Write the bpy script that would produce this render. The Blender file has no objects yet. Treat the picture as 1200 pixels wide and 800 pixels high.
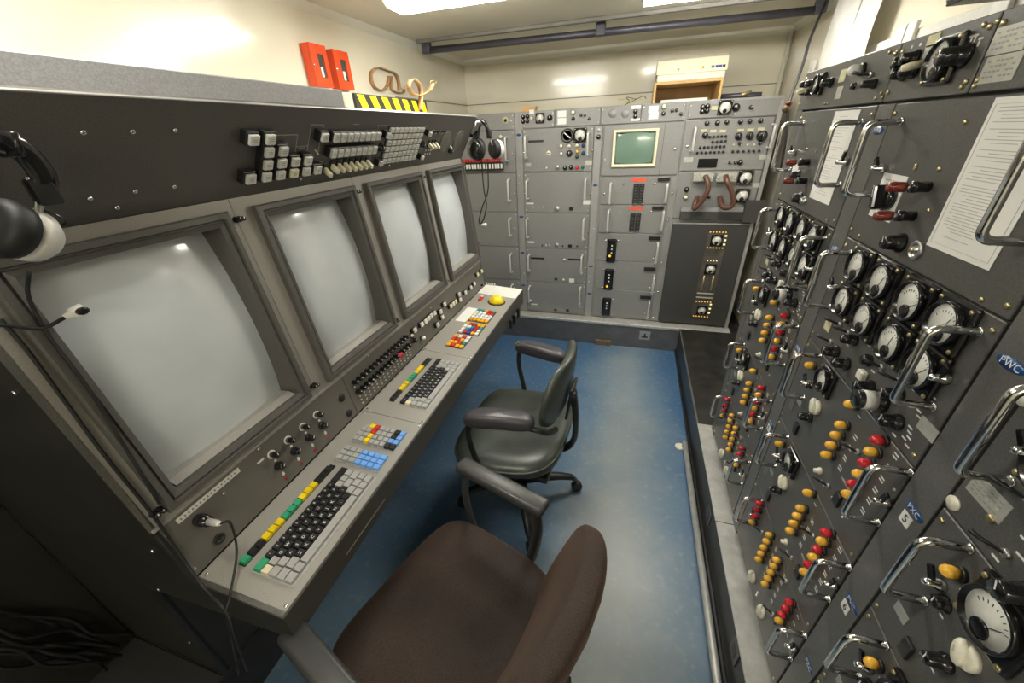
import bpy, bmesh, math, random
from mathutils import Matrix, Vector
random.seed(7)
C = bpy.context.scene.collection
SC = bpy.context.scene
H = 1.56                                     # camera height over the blue floor
# ---------------------------------------------------------------- camera
FPX = 447.8
ya, pb, rc = (math.radians(v) for v in (-17.866, 28.635, -2.827))
_ca, _sa, _cb, _sb, _cc, _sc = math.cos(ya), math.sin(ya), math.cos(pb), math.sin(pb), math.cos(rc), math.sin(rc)
RM = (Matrix(((_cc, -_sc, 0), (_sc, _cc, 0), (0, 0, 1))) @ Matrix(((1, 0, 0), (0, _cb, -_sb), (0, _sb, _cb)))
      @ Matrix(((1, 0, 0), (0, 0, -1), (0, 1, 0))) @ Matrix(((_ca, -_sa, 0), (_sa, _ca, 0), (0, 0, 1))))
CAM = Vector((0, 0, H))
cd = bpy.data.cameras.new('camera'); cam = bpy.data.objects.new('camera', cd); C.objects.link(cam)
cd.sensor_width = 36; cd.lens = FPX / 1200 * 36; cd.clip_start = 0.01
r_, d_, f_ = RM[0], RM[1], RM[2]
cam.matrix_world = Matrix(((r_[0], -d_[0], -f_[0], 0), (r_[1], -d_[1], -f_[1], 0), (r_[2], -d_[2], -f_[2], H), (0, 0, 0, 1)))
SC.camera = cam
# ---------------------------------------------------------------- world, exposure
w = bpy.data.worlds.new('world'); SC.world = w; w.use_nodes = True
w.node_tree.nodes['Background'].inputs[0].default_value = (0.9, 0.92, 1, 1)
w.node_tree.nodes['Background'].inputs[1].default_value = 0.0
SC.view_settings.view_transform = 'Standard'; SC.view_settings.look = 'None'
SC.view_settings.exposure = 1.15; SC.view_settings.gamma = 1.0
SC.view_settings.use_curve_mapping = False
LAMP = 19.0                                  # emission of the fluorescent diffusers
SC.cycles.use_denoising = True
SC.cycles.max_bounces = 8

# ---------------------------------------------------------------- helpers: where a pixel of the photo meets a real plane
def ray(x, y): return RM.transposed() @ Vector(((x - 600) / FPX, (y - 400) / FPX, 1))
def W(x, y, axis, val):
    d = ray(x, y); t = (val - CAM[axis]) / d[axis]; return CAM + d * t
class Frame:
    """a flat surface: origin O, right u, up v, outward n"""
    def __init__(s, O, u, v):
        s.O = Vector(O); s.u = Vector(u).normalized(); s.v = Vector(v).normalized(); s.n = s.u.cross(s.v)
    def M(s, a, b, n=0.0, rot=0.0):
        R = Matrix((s.u, s.v, s.n)).transposed().to_4x4()
        return Matrix.Translation(s.O + s.u * a + s.v * b + s.n * n) @ R @ Matrix.Rotation(rot, 4, 'Z')
    def px(s, x, y, n=0.0):
        d = ray(x, y); O = s.O + s.n * n; t = (O - CAM).dot(s.n) / d.dot(s.n); q = CAM + d * t - O
        return q.dot(s.u), q.dot(s.v)
XR, YB = 0.49, 2.91
RT = Frame((XR, 0, H), (0, -1, 0), (0, 0, 1))            # right racks: u = -Y, v = z - H
BK = Frame((0, YB, H), (1, 0, 0), (0, 0, 1))             # back racks: u = X
pA, pB, pC, pD, pE = [Vector((x, 0, z + H)) for x, z in ((-.758, .074), (-.862, -.102), (-.806, -.630), (-.785, -.774), (-.56, -.792))]
CN = Frame(pB, (0, 1, 0), pA - pB)                       # canopy: u = Y
SP = Frame(pC, (0, 1, 0), pB - pC)                       # screen panel
KP = Frame(pD, (0, 1, 0), pC - pD)                       # knob panel
DK = Frame(pE, (0, 1, 0), pD - pE)                       # desk
LCN, LSP, LKP, LDK = (pA - pB).length, (pB - pC).length, (pC - pD).length, (pD - pE).length

# ---------------------------------------------------------------- materials
MATS = {}
def mat(name, col, rough=.5, metal=0., noise=0., scale=40., bump=0., bscale=200., coat=0., emit=None, estr=0., spec=.5, var=None, detail=3):
    if name in MATS: return MATS[name]
    m = bpy.data.materials.new(name); m.use_nodes = True; nt = m.node_tree; b = nt.nodes['Principled BSDF']
    c = (*col, 1); b.inputs['Base Color'].default_value = c; b.inputs['Roughness'].default_value = rough
    b.inputs['Metallic'].default_value = metal; b.inputs['Coat Weight'].default_value = coat
    b.inputs['Coat Roughness'].default_value = .08; b.inputs['Specular IOR Level'].default_value = spec
    if emit: b.inputs['Emission Color'].default_value = (*emit, 1); b.inputs['Emission Strength'].default_value = estr
    if noise or bump:
        tc = nt.nodes.new('ShaderNodeTexCoord')
    if noise:
        n = nt.nodes.new('ShaderNodeTexNoise'); n.inputs['Scale'].default_value = scale; n.inputs['Detail'].default_value = detail
        nt.links.new(tc.outputs['Object'], n.inputs['Vector'])
        r = nt.nodes.new('ShaderNodeValToRGB'); r.color_ramp.elements[0].position = .3; r.color_ramp.elements[1].position = .7
        v = var or tuple(min(1, x * (1 + noise)) for x in col); lo = tuple(x * (1 - noise) for x in col) if not var else col
        r.color_ramp.elements[0].color = (*lo, 1); r.color_ramp.elements[1].color = (*v, 1)
        nt.links.new(n.outputs['Fac'], r.inputs['Fac']); nt.links.new(r.outputs['Color'], b.inputs['Base Color'])
    if bump:
        n2 = nt.nodes.new('ShaderNodeTexNoise'); n2.inputs['Scale'].default_value = bscale; n2.inputs['Detail'].default_value = 2
        nt.links.new(tc.outputs['Object'], n2.inputs['Vector'])
        bp = nt.nodes.new('ShaderNodeBump'); bp.inputs['Strength'].default_value = bump; bp.inputs['Distance'].default_value = .002
        nt.links.new(n2.outputs['Fac'], bp.inputs['Height']); nt.links.new(bp.outputs['Normal'], b.inputs['Normal'])
    MATS[name] = m; return m
M = lambda n: MATS[n]
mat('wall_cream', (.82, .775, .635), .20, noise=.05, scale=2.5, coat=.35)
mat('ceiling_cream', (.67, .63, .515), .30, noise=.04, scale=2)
mat('trim_cream', (.78, .76, .66), .35, noise=.03, scale=6)
mat('groove_shadow', (.28, .26, .2), .6, noise=.1)
mat('console_light', (.36, .345, .315), .42, metal=.15, noise=.08, scale=420, bump=.15, bscale=500, detail=1)
mat('console_mid', (.165, .157, .14), .42, metal=.15, noise=.09, scale=420, bump=.15, bscale=500, detail=1)
mat('console_dark', (.115, .106, .097), .40, metal=.1, noise=.14, scale=380, bump=.12, bscale=420, detail=1)
mat('console_side', (.032, .031, .028), .38, noise=.25, scale=9)
mat('edge_alu', (.62, .62, .6), .3, metal=.8, noise=.05)
mat('riser_gray', (.33, .33, .34), .5, metal=.1, noise=.14, scale=400, detail=1)
mat('bezel_gray', (.105, .10, .092), .42, noise=.12, scale=300, bump=.1)
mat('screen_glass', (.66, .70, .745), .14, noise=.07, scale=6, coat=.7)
mat('crt_green', (.15, .24, .19), .12, noise=.12, scale=5, coat=.7)
mat('rack_gray', (.108, .106, .099), .38, metal=.15, noise=.16, scale=350, bump=.15, bscale=420, detail=1)
mat('rack_strut', (.135, .133, .126), .36, metal=.15, noise=.14, scale=350, bump=.12, bscale=420, detail=1)
mat('rack_body', (.035, .035, .033), .6, noise=.2, scale=20)
mat('back_gray', (.272, .272, .268), .40, metal=.2, noise=.10, scale=300, bump=.12, bscale=420, detail=1)
mat('back_strut', (.34, .34, .332), .38, metal=.2, noise=.1, scale=300, detail=1)
mat('back_door', (.060, .060, .059), .40, metal=.1, noise=.14, scale=300, bump=.1, detail=1)
mat('plinth_gray', (.10, .105, .115), .45, noise=.2, scale=12)
mat('plinth_black', (.022, .021, .02), .35, noise=.5, scale=14, bump=.1, bscale=60)
mat('ledge_alu', (.50, .50, .48), .42, metal=.35, noise=.12, scale=30)
mat('chrome', (.80, .80, .80), .13, metal=1., noise=.04, scale=20)
mat('alu', (.66, .66, .64), .3, metal=.9, noise=.06, scale=60)
mat('black_gloss', (.012, .012, .013), .16, noise=.2, scale=60, coat=.3)
mat('black_plastic', (.018, .018, .018), .38, noise=.2, scale=60)
mat('black_rubber', (.014, .014, .014), .55, noise=.2, scale=60)
mat('bright_alu', (.70, .70, .69), .3, metal=.45, noise=.04, scale=60)
mat('brass', (.62, .52, .28), .3, metal=.9, noise=.1, scale=60)
mat('white_plastic', (.80, .79, .74), .35, noise=.04, scale=60)
mat('cap_gray', (.68, .67, .63), .4, noise=.07, scale=90)
mat('cream_plastic', (.84, .78, .56), .38, noise=.06, scale=60)
mat('old_cream', (.80, .77, .64), .4, noise=.08, scale=60)
mat('orange_lens', (1.0, .50, .05), .16, noise=.14, scale=45, coat=.5)
mat('red_lens', (.62, .02, .03), .14, noise=.14, scale=45, coat=.5)
mat('blue_lens', (.03, .06, .22), .18, noise=.1, scale=45, coat=.5)
mat('green_dark', (.02, .13, .09), .2, noise=.1, scale=45)
mat('red_paint', (.80, .085, .02), .38, noise=.08, scale=14)
mat('red_post', (.20, .028, .018), .25, noise=.14, scale=60, coat=.3)
mat('key_black', (.02, .02, .021), .35, noise=.15, scale=80)
mat('key_gray', (.40, .40, .39), .4, noise=.06, scale=80)
mat('key_yellow', (.90, .66, .01), .35, noise=.06, scale=80)
mat('key_green', (.04, .38, .19), .38, noise=.08, scale=80)
mat('key_teal', (.02, .30, .30), .38, noise=.08, scale=80)
mat('key_red', (.58, .03, .02), .35, noise=.08, scale=80)
mat('key_blue', (.18, .42, .88), .38, noise=.08, scale=80)
mat('key_navy', (.06, .06, .50), .38, noise=.08, scale=80)
mat('key_amber', (.88, .44, .015), .35, noise=.08, scale=80)
mat('key_white', (.80, .80, .77), .38, noise=.05, scale=80)
mat('key_cream', (.82, .74, .52), .38, noise=.05, scale=80)
mat('print_white', (.82, .82, .80), .5, noise=.04, scale=60)
mat('print_gray', (.33, .33, .31), .5, noise=.05, scale=60)
mat('print_black', (.02, .02, .022), .5, noise=.05, scale=60)
mat('paper', (.83, .82, .78), .6, noise=.03, scale=12)
mat('paper_print', (.46, .46, .46), .6, noise=.05, scale=50)
mat('badge_blue', (.015, .085, .28), .3, noise=.06, scale=60)
mat('label_metal', (.55, .55, .50), .35, metal=.4, noise=.08, scale=60)
mat('label_yellow', (.62, .58, .36), .4, noise=.1, scale=60)
mat('dial_white', (.80, .80, .74), .4, noise=.04, scale=60)
mat('hazard_yellow', (.90, .80, .01), .42, noise=.05, scale=20)
mat('hazard_black', (.03, .025, .02), .45, noise=.1, scale=20)
mat('leather_tan', (.40, .23, .10), .5, noise=.3, scale=18, bump=.1)
mat('wood', (.58, .36, .13), .45, noise=.18, scale=6, bump=.1, bscale=40)
mat('printer_cream', (.84, .79, .62), .42, noise=.03, scale=20)
mat('hose_brown', (.105, .048, .034), .4, noise=.18, scale=50, bump=.2, bscale=90)
mat('tube_dark', (.10, .098, .125), .4, metal=.5, noise=.1, scale=20)
mat('vinyl_green', (.058, .068, .058), .33, noise=.3, scale=9, bump=.15, bscale=50)
mat('vinyl_pale', (.16, .17, .145), .42, noise=.22, scale=12, bump=.1, bscale=50)
mat('vinyl_arm', (.060, .055, .064), .34, noise=.2, scale=12, bump=.12, bscale=60)
mat('chair_frame', (.022, .024, .022), .35, noise=.3, scale=30)
mat('arm_plastic', (.050, .050, .050), .36, noise=.15, scale=20, bump=.1, bscale=150)
mat('sticker_yellow', (.6, .5, .04), .4, noise=.1, scale=60)
mat('light_diffuser', (.9, .9, .85), .4, noise=.02, emit=(1, .965, .86), estr=LAMP)
mat('fixture_white', (.8, .79, .74), .4, noise=.03, scale=20)
mat('lamp_amber_lit', (.9, .5, .05), .3, noise=.04, emit=(1, .5, .05), estr=.35)
mat('lamp_cream_lit', (.9, .85, .5), .3, noise=.04, emit=(1, .9, .45), estr=.3)
mat('rust_brown', (.16, .10, .05), .6, noise=.35, scale=30)
mat('red_label', (.72, .10, .06), .45, noise=.1, scale=60)
mat('silver_shell', (.74, .72, .68), .35, noise=.04, scale=30)
mat('red_strip', (.55, .05, .04), .4, noise=.1, scale=60)
mat('window_tint', (.10, .09, .08), .12, noise=.3, scale=16, coat=.6)
mat('darkening_brown', (.020, .019, .014), .5, noise=.2, scale=5)
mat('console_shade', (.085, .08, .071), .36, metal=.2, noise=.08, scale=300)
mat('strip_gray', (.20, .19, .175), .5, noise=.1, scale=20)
def floor_mat():
    m = bpy.data.materials.new('floor_blue'); m.use_nodes = True; nt = m.node_tree; b = nt.nodes['Principled BSDF']; L = nt.links
    tc = nt.nodes.new('ShaderNodeTexCoord'); N = nt.nodes.new
    big = N('ShaderNodeTexNoise'); big.inputs['Scale'].default_value = 1.5; big.inputs['Detail'].default_value = 7; big.inputs['Roughness'].default_value = .66
    fine = N('ShaderNodeTexNoise'); fine.inputs['Scale'].default_value = 34; fine.inputs['Detail'].default_value = 6
    for n in (big, fine): L.new(tc.outputs['Object'], n.inputs['Vector'])
    sx = N('ShaderNodeSeparateXYZ'); L.new(tc.outputs['Object'], sx.inputs[0])
    # scuffed walkway down the aisle: distance from x = .08, more wear towards the chairs
    a = N('ShaderNodeMath'); a.operation = 'SUBTRACT'; L.new(sx.outputs[0], a.inputs[0]); a.inputs[1].default_value = .06
    ab = N('ShaderNodeMath'); ab.operation = 'ABSOLUTE'; L.new(a.outputs[0], ab.inputs[0])
    mr = N('ShaderNodeMapRange'); L.new(ab.outputs[0], mr.inputs[0]); mr.inputs[1].default_value = .05; mr.inputs[2].default_value = .36; mr.inputs[3].default_value = .30; mr.inputs[4].default_value = -.20
    my = N('ShaderNodeMapRange'); L.new(sx.outputs[1], my.inputs[0]); my.inputs[1].default_value = 1.0; my.inputs[2].default_value = 2.7; my.inputs[3].default_value = .12; my.inputs[4].default_value = -.16
    s1 = N('ShaderNodeMath'); s1.operation = 'ADD'; L.new(mr.outputs[0], s1.inputs[0]); L.new(my.outputs[0], s1.inputs[1])
    s2 = N('ShaderNodeMath'); s2.operation = 'ADD'; L.new(s1.outputs[0], s2.inputs[0]); L.new(big.outputs['Fac'], s2.inputs[1])
    rp = N('ShaderNodeValToRGB'); L.new(s2.outputs[0], rp.inputs[0])
    rp.color_ramp.elements[0].position = .22; rp.color_ramp.elements[0].color = (.06, .14, .275, 1)
    rp.color_ramp.elements[1].position = .95; rp.color_ramp.elements[1].color = (.30, .33, .34, 1)
    e = rp.color_ramp.elements.new(.52); e.color = (.14, .215, .30, 1)
    f2 = N('ShaderNodeValToRGB'); L.new(fine.outputs['Fac'], f2.inputs[0]); f2.color_ramp.elements[0].position = .56; f2.color_ramp.elements[1].position = .78
    f2.color_ramp.elements[0].color = (0, 0, 0, 1); f2.color_ramp.elements[1].color = (.35, .35, .35, 1)
    mx = N('ShaderNodeMix'); mx.data_type = 'RGBA'; L.new(f2.outputs['Color'], mx.inputs[0]); L.new(rp.outputs[0], mx.inputs[6]); mx.inputs[7].default_value = (.42, .44, .42, 1)
    L.new(mx.outputs[2], b.inputs['Base Color']); b.inputs['Roughness'].default_value = .36
    bp = N('ShaderNodeBump'); bp.inputs['Strength'].default_value = .12; bp.inputs['Distance'].default_value = .003
    L.new(fine.outputs['Fac'], bp.inputs['Height']); L.new(bp.outputs['Normal'], b.inputs['Normal'])
    MATS['floor_blue'] = m
floor_mat()
def fabric_mat():
    m = bpy.data.materials.new('fabric_brown'); m.use_nodes = True; nt = m.node_tree; b = nt.nodes['Principled BSDF']; L = nt.links; N = nt.nodes.new
    tc = N('ShaderNodeTexCoord')
    v = N('ShaderNodeTexVoronoi'); v.inputs['Scale'].default_value = 430; L.new(tc.outputs['Object'], v.inputs['Vector'])
    n = N('ShaderNodeTexNoise'); n.inputs['Scale'].default_value = 7; n.inputs['Detail'].default_value = 5; L.new(tc.outputs['Object'], n.inputs['Vector'])
    r = N('ShaderNodeValToRGB'); L.new(n.outputs['Fac'], r.inputs[0]); r.color_ramp.elements[0].position = .3; r.color_ramp.elements[1].position = .75
    r.color_ramp.elements[0].color = (.022, .014, .011, 1); r.color_ramp.elements[1].color = (.046, .029, .022, 1)
    r2 = N('ShaderNodeValToRGB'); L.new(v.outputs['Distance'], r2.inputs[0]); r2.color_ramp.elements[0].color = (1.7, 1.6, 1.5, 1); r2.color_ramp.elements[1].color = (.5, .5, .5, 1); r2.color_ramp.elements[1].position = .8
    mx = N('ShaderNodeMix'); mx.data_type = 'RGBA'; mx.blend_type = 'MULTIPLY'; mx.inputs[0].default_value = 1; L.new(r.outputs[0], mx.inputs[6]); L.new(r2.outputs[0], mx.inputs[7])
    L.new(mx.outputs[2], b.inputs['Base Color']); b.inputs['Roughness'].default_value = .8
    b.inputs['Sheen Weight'].default_value = .16; b.inputs['Sheen Tint'].default_value = (.8, .5, .35, 1)
    bp = N('ShaderNodeBump'); bp.inputs['Strength'].default_value = .5; bp.inputs['Distance'].default_value = .001; L.new(v.outputs['Distance'], bp.inputs['Height']); L.new(bp.outputs['Normal'], b.inputs['Normal'])
    MATS['fabric_brown'] = m
fabric_mat()

# ---------------------------------------------------------------- mesh builder
class MB:
    def __init__(s): s.bm = bmesh.new(); s.mats = []
    def mi(s, m):
        if m not in s.mats: s.mats.append(m)
        return s.mats.index(m)
    def _add(s, verts, faces, m, smooth=False, T=None):
        i = s.mi(m); vs = [s.bm.verts.new(T @ Vector(v) if T else v) for v in verts]
        for f in faces:
            try: fc = s.bm.faces.new([vs[k] for k in f]); fc.material_index = i; fc.smooth = smooth
            except ValueError: pass
        return s
    def box(s, x0, x1, y0, y1, z0, z1, m, T=None):
        v = [(x, y, z) for x in (x0, x1) for y in (y0, y1) for z in (z0, z1)]
        return s._add(v, [(0, 1, 3, 2), (4, 6, 7, 5), (0, 4, 5, 1), (2, 3, 7, 6), (0, 2, 6, 4), (1, 5, 7, 3)], m, False, T)
    def bbox(s, x0, x1, y0, y1, z0, z1, m, r=.002, T=None, seg=1, smooth=False):
        b = bmesh.new(); bmesh.ops.create_cube(b, size=1)
        for v in b.verts: v.co = Vector(((x0 + x1) / 2 + v.co.x * (x1 - x0), (y0 + y1) / 2 + v.co.y * (y1 - y0), (z0 + z1) / 2 + v.co.z * (z1 - z0)))
        bmesh.ops.bevel(b, geom=list(b.edges), offset=r, segments=seg, affect='EDGES', profile=.5)
        b.verts.index_update(); v = [p.co.copy() for p in b.verts]; f = [[q.index for q in fc.verts] for fc in b.faces]; b.free()
        return s._add(v, f, m, smooth, T)
    def lathe(s, prof, m, seg=14, T=None, smooth=True, sx=1.):
        """profile [(r, z)...] about local z"""
        v, f = [], []
        for r, z in prof:
            for k in range(seg):
                a = 2 * math.pi * k / seg; v.append((r * math.cos(a) * sx, r * math.sin(a), z))
        for j in range(len(prof) - 1):
            for k in range(seg):
                k2 = (k + 1) % seg; f.append((j * seg + k, j * seg + k2, (j + 1) * seg + k2, (j + 1) * seg + k))
        if prof[-1][0] > 1e-5: f.append(tuple((len(prof) - 1) * seg + k for k in range(seg)))
        if prof[0][0] > 1e-5: f.append(tuple(reversed(range(seg))))
        i0 = len(s.bm.faces); s._add(v, f, m, smooth, T); return s
    def tube(s, pts, r, m, seg=8, smooth=True, T=None, caps=True, flat=None):
        pts = [Vector(p) for p in pts]; n = len(pts); rs = r if isinstance(r, (list, tuple)) else [r] * n
        v, f = [], []; up = None
        for i, p in enumerate(pts):
            t = (pts[min(i + 1, n - 1)] - pts[max(i - 1, 0)]).normalized()
            if up is None: up = Vector((0, 0, 1)) if abs(t.z) < .9 else Vector((1, 0, 0))
            a = (up - t * up.dot(t)).normalized(); up = a; b = t.cross(a)
            for k in range(seg):
                q = 2 * math.pi * k / seg; e = flat or (1, 1)
                v.append(p + a * math.cos(q) * rs[i] * e[0] + b * math.sin(q) * rs[i] * e[1])
        for i in range(n - 1):
            for k in range(seg):
                k2 = (k + 1) % seg; f.append((i * seg + k, i * seg + k2, (i + 1) * seg + k2, (i + 1) * seg + k))
        if caps: f.append(tuple(reversed(range(seg)))); f.append(tuple((n - 1) * seg + k for k in range(seg)))
        return s._add(v, f, m, smooth, T)
    def prism(s, poly, a0, a1, m, axis=1, T=None):
        """polygon in the two other axes, extruded along axis"""
        n = len(poly); v = []
        for a in (a0, a1):
            for p, q in poly: v.append({0: (a, p, q), 1: (p, a, q), 2: (p, q, a)}[axis])
        f = [tuple(range(n)), tuple(range(2 * n - 1, n - 1, -1))] + [(i, n + i, n + (i + 1) % n, (i + 1) % n) for i in range(n)]
        return s._add(v, f, m, False, T)
    def grid(s, fn, nu, nv, m, smooth=True, closed_u=False):
        v = [fn(i / nu, j / nv) for j in range(nv + 1) for i in range(nu + (0 if closed_u else 1))]; w_ = nu + (0 if closed_u else 1)
        f = [(j * w_ + i, j * w_ + (i + 1) % w_, (j + 1) * w_ + (i + 1) % w_, (j + 1) * w_ + i) for j in range(nv) for i in range(nu)]
        return s._add(v, f, m, smooth)
    def mesh(s, name):
        bmesh.ops.recalc_face_normals(s.bm, faces=s.bm.faces)
        me = bpy.data.meshes.new(name); s.bm.to_mesh(me); s.bm.free()
        for m in s.mats: me.materials.append(MATS[m])
        return me
WM = {}
I4 = Matrix.Identity(4)
def put(name, data, parent=None, Mx=None, label=None, cat=None, group=None, kind=None):
    if isinstance(data, MB): data = data.mesh(name)
    o = bpy.data.objects.new(name, data); C.objects.link(o); Mx = Mx.copy() if Mx is not None else I4.copy()
    WM[o] = Mx
    if parent is not None: o.parent = parent; o.matrix_basis = WM[parent].inverted() @ Mx
    else: o.matrix_basis = Mx
    if label: o['label'] = label
    if cat: o['category'] = cat
    if group: o['group'] = group
    if kind: o['kind'] = kind
    return o
def thing(name, label, cat, loc=(0, 0, 0), rz=0., group=None):
    return put(name, None, None, Matrix.Translation(loc) @ Matrix.Rotation(rz, 4, 'Z'), label, cat, group)
CACHE = {}
def cached(key, fn):
    if key not in CACHE: CACHE[key] = fn().mesh(key if isinstance(key, str) else str(key[0]))
    return CACHE[key]
_tx = {}
def text_mesh(s, size, m, depth=.0004):
    k = (s, round(size, 4), m)
    if k not in _tx:
        cu = bpy.data.curves.new('lettering', 'FONT'); cu.body = s; cu.size = size; cu.align_x = 'CENTER'; cu.align_y = 'CENTER'; cu.resolution_u = 2; cu.extrude = depth / 2
        ob = bpy.data.objects.new('lettering', cu); C.objects.link(ob); dg = bpy.context.evaluated_depsgraph_get()
        me = bpy.data.meshes.new_from_object(ob.evaluated_get(dg)); bpy.data.objects.remove(ob); bpy.data.curves.remove(cu)
        me.materials.clear(); me.materials.append(MATS[m]); _tx[k] = me
    return _tx[k]
def smooth_path(pts, n=6):
    """Catmull-Rom through the points"""
    P = [Vector(p) for p in pts]; P = [P[0] * 2 - P[1]] + P + [P[-1] * 2 - P[-2]]; out = []
    for i in range(1, len(P) - 2):
        for k in range(n):
            t = k / n; a, b, c, d = P[i - 1], P[i], P[i + 1], P[i + 2]
            out.append(.5 * ((2 * b) + (c - a) * t + (2 * a - 5 * b + 4 * c - d) * t * t + (3 * b - a - 3 * c + d) * t ** 3))
    out.append(P[-2]); return out

# ================================================================ the room
Y0C = .235
XL, XW, YW, ZC, YF = -1.40, .866, 3.45, H + .51, -1.7
ZP = H - 1.36                                 # top of the plinths
YP, XP = 2.83, .43                            # their front edges
def struct(name, mb, Mx=None): return put(name, mb, None, Mx, kind='structure')
struct('floor', MB().box(XL - .1, XW + .1, YF - .1, YW + .1, -.06, 0, 'floor_blue'))
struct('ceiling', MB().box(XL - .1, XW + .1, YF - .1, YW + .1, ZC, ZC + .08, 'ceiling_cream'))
struct('wall_left', MB().box(XL - .1, XL, YF - .1, YW + .1, 0, ZC, 'wall_cream'))
struct('wall_right', MB().box(XW, XW + .1, YF - .1, YW + .1, 0, ZC, 'wall_cream'))
struct('wall_back', MB().box(XL, XW, YW, YW + .1, 0, ZC, 'wall_cream'))
struct('wall_front', MB().box(XL, XW, YF - .1, YF, 0, ZC, 'wall_cream'))
struct('trim_1', MB().prism([(YW, ZC), (YW - .045, ZC), (YW - .04, ZC - .014), (YW - .012, ZC - .04), (YW, ZC - .045)], XL, XW, 'trim_cream', axis=0))
struct('trim_2', MB().prism([(XL, ZC), (XL + .03, ZC), (XL, ZC - .03)], YF, YW, 'trim_cream', axis=1))
struct('trim_3', MB().prism([(XW, ZC), (XW, ZC - .03), (XW - .03, ZC)], YF, YW, 'trim_cream', axis=1))
zg = H + .212
struct('trim_4', MB().box(XL, XW, YW - .003, YW, zg - .003, zg + .003, 'groove_shadow'))  # dark strip paints the shadow line of the wall groove
struct('trim_5', MB().box(XL, XL + .003, 2.35, YW, zg - .003, zg + .003, 'groove_shadow'))
struct('trim_6', MB().tube([(XW - .022, YW - .022, ZP), (XW - .022, YW - .022, ZC)], .013, 'trim_cream', 10))
# plinths
bb = struct('baseboard_back', MB().box(-1.02, XP, YP, YW, 0, ZP - .004, 'plinth_gray').box(-1.02, XP - .0, YP + .002, YW, ZP - .004, ZP, 'plinth_black'))
put('ledge_strip', MB().bbox(-.90, .775, YP - .006, YB + .01, ZP - .018, ZP + .004, 'ledge_alu', .002), bb)
br = struct('baseboard_right', MB().box(XP, XW, YF, YW, 0, ZP - .002, 'plinth_black').box(XP, XW, 1.72, YP, ZP - .002, ZP + .001, 'plinth_black'))
for y0, y1 in ((-.6, .30), (.303, 1.135), (1.138, 1.72)):
    put('ledge_strip', MB().bbox(XP - .003, XR + .012, y0, y1, ZP - .002, ZP + .004, 'ledge_alu', .001), br)
put('edge_strip', MB().bbox(XP - .004, XP + .004, 1.72, YP, ZP - .012, ZP + .004, 'rack_strut', .001), br)
put('edge_strip', MB().bbox(XP - .012, XP, -.6, YP, 0, .022, 'plinth_black', .002), br)
for p in ((831, 604), (862, 762)):
    q = W(*p, 0, XP); put('face_plate', MB().bbox(XP - .004, XP, q.y - .03, q.y + .03, q.z - .035, q.z + .035, 'rack_gray', .001).box(XP - .005, XP - .004, q.y - .015, q.y + .015, q.z - .018, q.z + .018, 'black_plastic'), br)
bl = struct('baseboard_left', MB().box(XL, -1.016, YF, 3.0, 0, ZP - .001, 'plinth_black').bbox(XL, -1.014, YF, .2335, ZP - .004, ZP, 'back_door', .001))

struct('added_dark_board', MB().bbox(XL, XL + .012, YF, Y0C - .002, ZP, H + .07, 'darkening_brown', .001))  # board added over the cream wall to make the lower left dark
# ---------------------------------------------------------------- fluorescent lamps
def batten(y, x0, x1, label, w_=.17, d=.06):
    t = thing('ceiling_light', label, 'light', ((x0 + x1) / 2, y, ZC), 0, 'fluorescent ceiling lights')
    put('housing', MB().bbox(x0, x1, y - w_ / 2 - .012, y + w_ / 2 + .012, ZC - .022, ZC - .0005, 'fixture_white', .003), t)
    prof = [(y - w_ / 2, ZC - .022), (y - w_ / 2 + .006, ZC - d * .8), (y - w_ / 2 + .03, ZC - d), (y + w_ / 2 - .03, ZC - d), (y + w_ / 2 - .006, ZC - d * .8), (y + w_ / 2, ZC - .022)]
    put('diffuser', MB().prism(prof, x0 + .008, x1 - .008, 'light_diffuser', axis=0), t)
    for x in (x0, x1 - .008): put('end_cap', MB().prism(prof, x, x + .0078, 'fixture_white', axis=0), t)
batten(1.79, -1.01, -.40, 'glowing fluorescent ceiling light over the middle of the console')
batten(2.16, -.05, .58, 'glowing fluorescent ceiling light nearest the dark ceiling rail, right of the console')
batten(.34, -1.18, -.56, 'fluorescent ceiling light over the near end of the console')
batten(-1.45, .05, .70, 'added unseen fill lamp on the ceiling behind the viewer, over the aisle')  # made-up fill lamp, lifts the blackness at the lower left
# ceiling rail
t = thing('curtain_rail', 'dark tubular rail running across the ceiling in front of the back wall', 'rail', (0, 2.7, ZC))
put('tube', MB().tube([(XL + .06, 2.66, H + .465), (.80, 2.78, H + .465)], .018, 'tube_dark', 12), t)
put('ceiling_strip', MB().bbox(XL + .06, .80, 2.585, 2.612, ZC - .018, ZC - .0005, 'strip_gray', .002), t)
for x in (XL + .085, -.27, .785):
    yy = 2.66 + (x - XL - .06) * .12 / 2.14
    put('bracket', MB().bbox(x - .025, x + .025, yy - .022, yy + .022, H + .448, ZC - .001, 'tube_dark', .004), t)

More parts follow.
